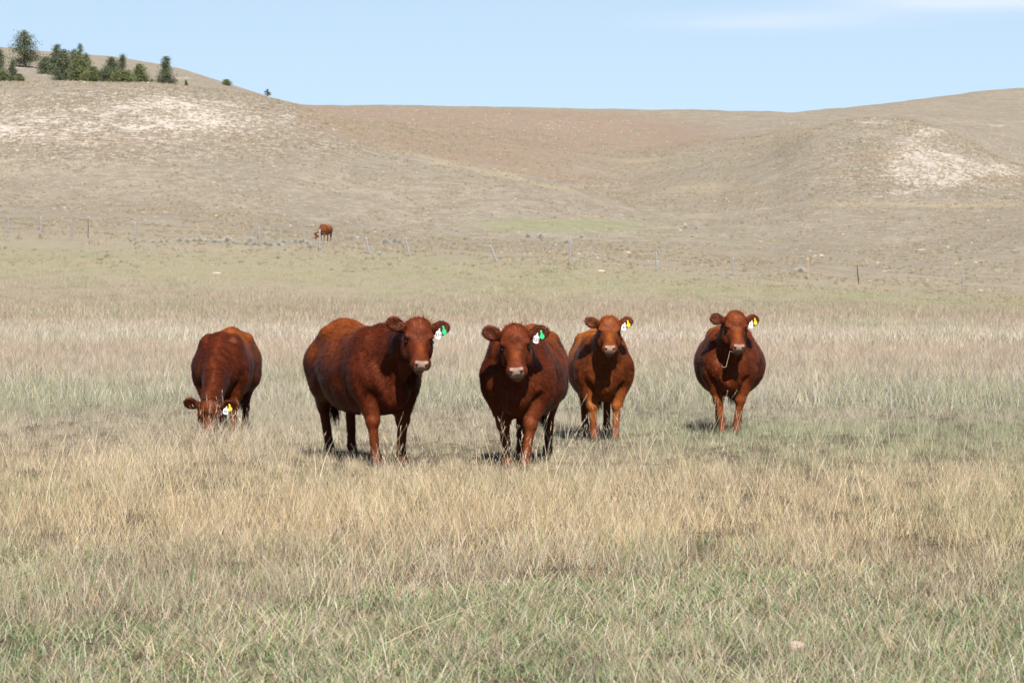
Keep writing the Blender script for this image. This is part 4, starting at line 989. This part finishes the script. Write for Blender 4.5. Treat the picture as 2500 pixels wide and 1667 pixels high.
TREES = [
 ('pine_tree', 'tall broad pine standing alone on the upper left slope against the sky', 'tree', 61, 66, 78, 640, 'pine', nd_blue, 'p'),
 ('pine_tree', 'dark pine cut off by the left edge of the picture', 'tree', -8, 46, 121, 470, 'cone', nd_blue, ''),
 ('pine_tree', 'slender young pine just right of the tree at the left edge', 'tree', 31, 24, 148, 465, 'cone', nd_blue, ''),
 ('juniper_bush', 'low juniper at the foot of the slender young pine, its left side', 'bush', 8, 30, 172, 455, 'round', nd_green, ''),
 ('juniper_bush', 'low round juniper right of the slender young pine', 'bush', 50, 19, 183, 450, 'round', nd_green, ''),
 ('pine_tree', 'squat dark pine on the pale outcrop at the left end of the big clump', 'tree', 113, 34, 142, 575, 'round', nd_blue, ''),
 ('pine_tree', 'open-topped pine rising behind the left part of the big clump', 'tree', 140, 40, 110, 520, 'pine', nd_blue, ''),
 ('pine_tree', 'dense dark pine forming the left front of the big clump', 'tree', 155, 46, 124, 470, 'cone', nd_blue, ''),
 ('pine_tree', 'blunt dark pine in the middle of the big clump, left of the pointed one', 'tree', 178, 28, 120, 505, 'round', nd_blue, ''),
 ('pine_tree', 'thin pointed pine, tallest tip of the big clump', 'tree', 196, 24, 106, 510, 'cone', nd_blue, ''),
 ('pine_tree', 'bright green dense juniper at the front of the big clump', 'tree', 196, 48, 138, 465, 'round', nd_green, ''),
 ('pine_tree', 'dark pine at the right end of the big clump', 'tree', 215, 30, 131, 480, 'cone', nd_blue, ''),
 ('juniper_bush', 'low yellow-green juniper between the two clumps of trees', 'bush', 229, 44, 166, 460, 'round', nd_green, ''),
 ('pine_tree', 'dark twin-topped pine, taller left tree of the second clump', 'tree', 274, 34, 141, 470, 'round', nd_blue, ''),
 ('pine_tree', 'tall dark pine at the centre of the second clump', 'tree', 297, 30, 134, 475, 'cone', nd_blue, ''),
 ('pine_tree', 'low dark pine at the left foot of the second clump', 'tree', 260, 30, 166, 460, 'round', nd_blue, ''),
 ('juniper_bush', 'wide low juniper in front of the second clump', 'bush', 302, 50, 174, 458, 'round', nd_green, ''),
 ('pine_tree', 'pyramid-shaped greenish pine at the right end of the second clump', 'tree', 343, 40, 160, 462, 'cone', nd_green, ''),
 ('pine_tree', 'lone narrow-topped conifer standing right of the two clumps', 'tree', 406, 42, 141, 455, 'spire', nd_blue, ''),
 ('juniper_bush', 'tiny juniper left of the lone narrow-topped conifer', 'bush', 373, 8, 194, 452, 'round', nd_green, ''),
 ('juniper_bush', 'tiny pointed juniper right of the lone narrow-topped conifer', 'bush', 455, 10, 196, 470, 'cone', nd_green, ''),
 ('juniper_bush', 'small round juniper on the falling skyline of the left hill', 'bush', 555, 20, 196, 745, 'round', nd_green, ''),
 ('pine_tree', 'small lone pine where the left skyline nearly reaches the valley', 'tree', 654, 14, 219, 770, 'pine', nd_blue, ''),
]
for i, (nm, lb, ct, u_, w_, yt, d_, shp, mt, _) in enumerate(TREES):
    build_tree(nm, lb, ct, u_, w_, yt, d_, shp, mt, 200 + i, TG, dens=(1.6 if w_ > 30 else 1.0 if w_ > 15 else .5))

# ------------------------------------------------------------------ sagebrush by the fence
def sage_mesh(seed):
    r = np.random.default_rng(seed); n = 1100
    an = r.random(n) * 2 * np.pi; el = r.random(n) ** .8 * np.pi / 2; rr = .55 + .45 * r.random(n)
    lob = 1 + .22 * np.sin(an * 3 + seed) * np.cos(el)
    P = np.stack([np.cos(an) * np.cos(el) * rr * lob, np.sin(an) * np.cos(el) * rr * lob, np.sin(el) * rr * .72 * (1 + .2 * np.sin(an * 2 + 1)) + .04], -1) * .5
    a = P / np.linalg.norm(P, axis=1, keepdims=True) + r.normal(size=(n, 3)) * .5; b = np.cross(a, r.normal(size=(n, 3))); b /= np.linalg.norm(b, axis=1, keepdims=True); a /= np.linalg.norm(a, axis=1, keepdims=True)
    V = np.stack([P - b * .012, P + b * .012, P + a * .07], 1).reshape(-1, 3); T = .7 + .6 * r.random(n)
    return mesh_np('foliage', V, np.arange(3 * n).reshape(-1, 3), False, np.repeat(np.stack([T] * 3, -1), 3, 0), 'tone')
def stem_mesh(seed):
    r = np.random.default_rng(seed); V = []; F = []
    for i in range(12):
        a = r.random() * 6.28; e = Vector((math.cos(a) * .3, math.sin(a) * .3, .22)); s = Vector((-math.sin(a), math.cos(a), 0)) * .012; o = len(V)
        V += [s, -s, e - s * .4, e + s * .4]; F.append([o, o + 1, o + 2, o + 3])
    me = bpy.data.meshes.new('stem'); me.from_pydata([tuple(v) for v in V], [], F); me.update(); return me
sage_m = needle_material('sage_leaves', (.42, .405, .36), (.54, .52, .46))
sages = [sage_mesh(300 + i) for i in range(4)]; stems = [stem_mesh(310 + i) for i in range(4)]
for s_ in sages: s_.materials.append(sage_m)
for s_ in stems: s_.materials.append(bark)
k7 = .5315
SG = sorted([(z1 * k7, 500 + z2 * k7, w_ * k7) for z1, z2, w_ in ((705, 172, 22), (740, 172, 20), (768, 168, 16), (825, 166, 26), (862, 168, 24), (890, 166, 26), (922, 166, 30), (950, 168, 20), (985, 172, 26), (1012, 172, 24), (1045, 168, 36), (1075, 176, 20),
      (1132, 182, 24), (1152, 170, 34), (1168, 182, 28), (1225, 184, 30), (1243, 186, 24), (1283, 184, 26), (1300, 172, 26), (1362, 172, 28), (1388, 174, 34), (1412, 178, 26), (1424, 196, 30), (1443, 192, 24), (1742, 230, 26), (1770, 172, 30), (1816, 170, 30), (1836, 174, 22))]
     + [(1250 + z1 * k7, 500 + z2 * k7, w_ * k7) for z1, z2, w_ in ((75, 148, 40), (128, 150, 44), (205, 172, 30), (250, 172, 44), (320, 150, 34), (795, 106, 36), (845, 108, 24), (375, 232, 28), (1325, 306, 50))])
ords = ['first', 'second', 'third', 'fourth', 'fifth', 'sixth', 'seventh', 'eighth', 'ninth', 'tenth', 'eleventh', 'twelfth', 'thirteenth', 'fourteenth', 'fifteenth', 'sixteenth', 'seventeenth', 'eighteenth', 'nineteenth', 'twentieth']
def ord_(i, n):
    if i < n / 2: return '%s from the left' % ords[i] if i else 'leftmost'
    j = n - 1 - i; return '%s from the right' % ords[j] if j else 'rightmost'
def depth_at(u, y, d0=120, d1=420):
    dd = np.arange(d0, d1, .5); zz = ground(at(u, dd), dd); ys = yscr(zz, dd)
    k = np.where(ys <= y)[0]; return float(dd[k[0]]) if len(k) else d1
for i, (u_, y_, w_) in enumerate(SG):
    d_ = depth_at(u_, y_ + 2); x_ = at(u_, d_); z_ = float(ground(x_, d_)); s_ = w_ / FPX * d_ * (1.75 if u_ < 1100 else 1.2)
    o = empty('sagebrush', (x_, d_, z_ - .02), i * 1.7); o.scale = (s_, s_, s_)
    tag(o, 'silver-grey sagebrush clump near the fence, %s of the row' % ord_(i, len(SG)), 'bush', 'sagebrush clumps along the fence')
    link('foliage', sages[i % 4], None, o); link('stem', stems[i % 4], None, o)

# ------------------------------------------------------------------ countable pale rocks
RK = [(530, 668, 26, 'flat pale rock lying in the green strip below the fence, left part of the field'), (1135, 527, 9, 'bright white rock on the slope above the middle of the valley'), (405, 521, 18, 'flat cream rock on the lower left slope above the fence'),
      (1828, 379, 16, 'white rock on the slope left of the pale knoll'), (1990, 626, 14, 'low pale rock behind the tan fence post'), (2123, 688, 16, 'small cream rock just right of the dark steel post'), (2250, 612, 26, 'long flat pale rock on the right slope above the fence'),
      (2375, 672, 14, 'cream rock above the last fence post on the right'), (1466, 664, 34, 'long low rock slab below the fence left of the middle'), (1700, 579, 12, 'pale rock in the grassy slope right of the green hollow'), (2455, 552, 10, 'white rock on the grey mound at the right edge'),
      (2160, 664, 20, 'flat cream rock up the slope from the dark steel post'), (1520, 536, 8, 'small white rock in the green hollow')]
for i, (u_, y_, w_, lb) in enumerate(RK):
    d_ = depth_at(u_, y_); x_ = at(u_, d_); z_ = float(ground(x_, d_)); s_ = w_ / FPX * d_ / 2
    me = rock_mesh('rock', 60 + i, .26, 3); me.materials.append(stone_m)
    o = link('rock', me); o.location = (x_, d_, z_ + s_ * .05); o.scale = (s_, s_ * .8, s_); o.rotation_euler = (0, 0, i)
    tag(o, lb, 'rock', 'pale rocks on the slopes')
me = rock_mesh('stone', 99, .5, 3); me.materials.append(plain('pinkish_stone', (.50, .38, .32), .9, .2, .2, 10))
d_ = FPX * CAMH / (1600 - HOR); o = link('stone', me); o.location = (at(1950, d_), d_, .04); o.scale = (.055, .045, .06)
tag(o, 'pinkish stone lying in the short grass near the bottom right', 'stone')
stalk_m = plain('weathered_stalk', (.55, .46, .33), .7, .2, .2, 30)
# long dry stalks lying across the foreground grass
for i, (u0, y0, u1, y1, lb) in enumerate([(205, 1378, 365, 1300, 'long dry stalk leaning over the grass at the lower left'), (930, 1590, 1240, 1455, 'longest dry stalk lying in the short grass at the bottom centre'), (0, 1440, 78, 1395, 'dry stalk in the short grass at the left edge'),
                                  (400, 1360, 455, 1437, 'pale dry stalk leaning left in the short grass, lower left'), (760, 1415, 880, 1260, 'dry stalk leaning right in the tall grass, left of centre')]):
    d0 = FPX * CAMH / (y0 - HOR); d1 = FPX * (CAMH - .25) / (y1 - HOR) if i not in (1,) else FPX * (CAMH - .12) / (y1 - HOR)
    a = Vector((at(u0, d0), d0, .03)); b = Vector((at(u1, d1), d1, CAMH - (y1 - HOR) * d1 / FPX))
    pts = [a.lerp(b, t) + Vector((.012 * math.sin(7 * t + i), 0, .014 * math.sin(3.14 * t) + .006 * math.sin(9 * t))) for t in np.linspace(0, 1, 8)]
    tag(tube('grass_stalk', pts, [.0034 - .0003 * k for k in range(8)], stalk_m), lb, 'stalk', 'long dry stalks in the foreground')

# base colours were balanced against one another at one level; bring them to real-world reflectance together
for m_ in bpy.data.materials:
    t_ = m_.node_tree
    for lk in list(t_.links):
        if lk.to_socket.name in ('Base Color', 'Color') and lk.to_node.type in ('BSDF_PRINCIPLED', 'BSDF_TRANSLUCENT'):
            src, dst = lk.from_socket, lk.to_socket; t_.links.remove(lk)
            mm = t_.nodes.new('ShaderNodeMix'); mm.data_type = 'RGBA'; mm.blend_type = 'MULTIPLY'; mm.inputs[0].default_value = 1.0
            mm.inputs[7].default_value = (.71, .71, .71, 1); t_.links.new(src, mm.inputs[6]); t_.links.new(mm.outputs[2], dst)
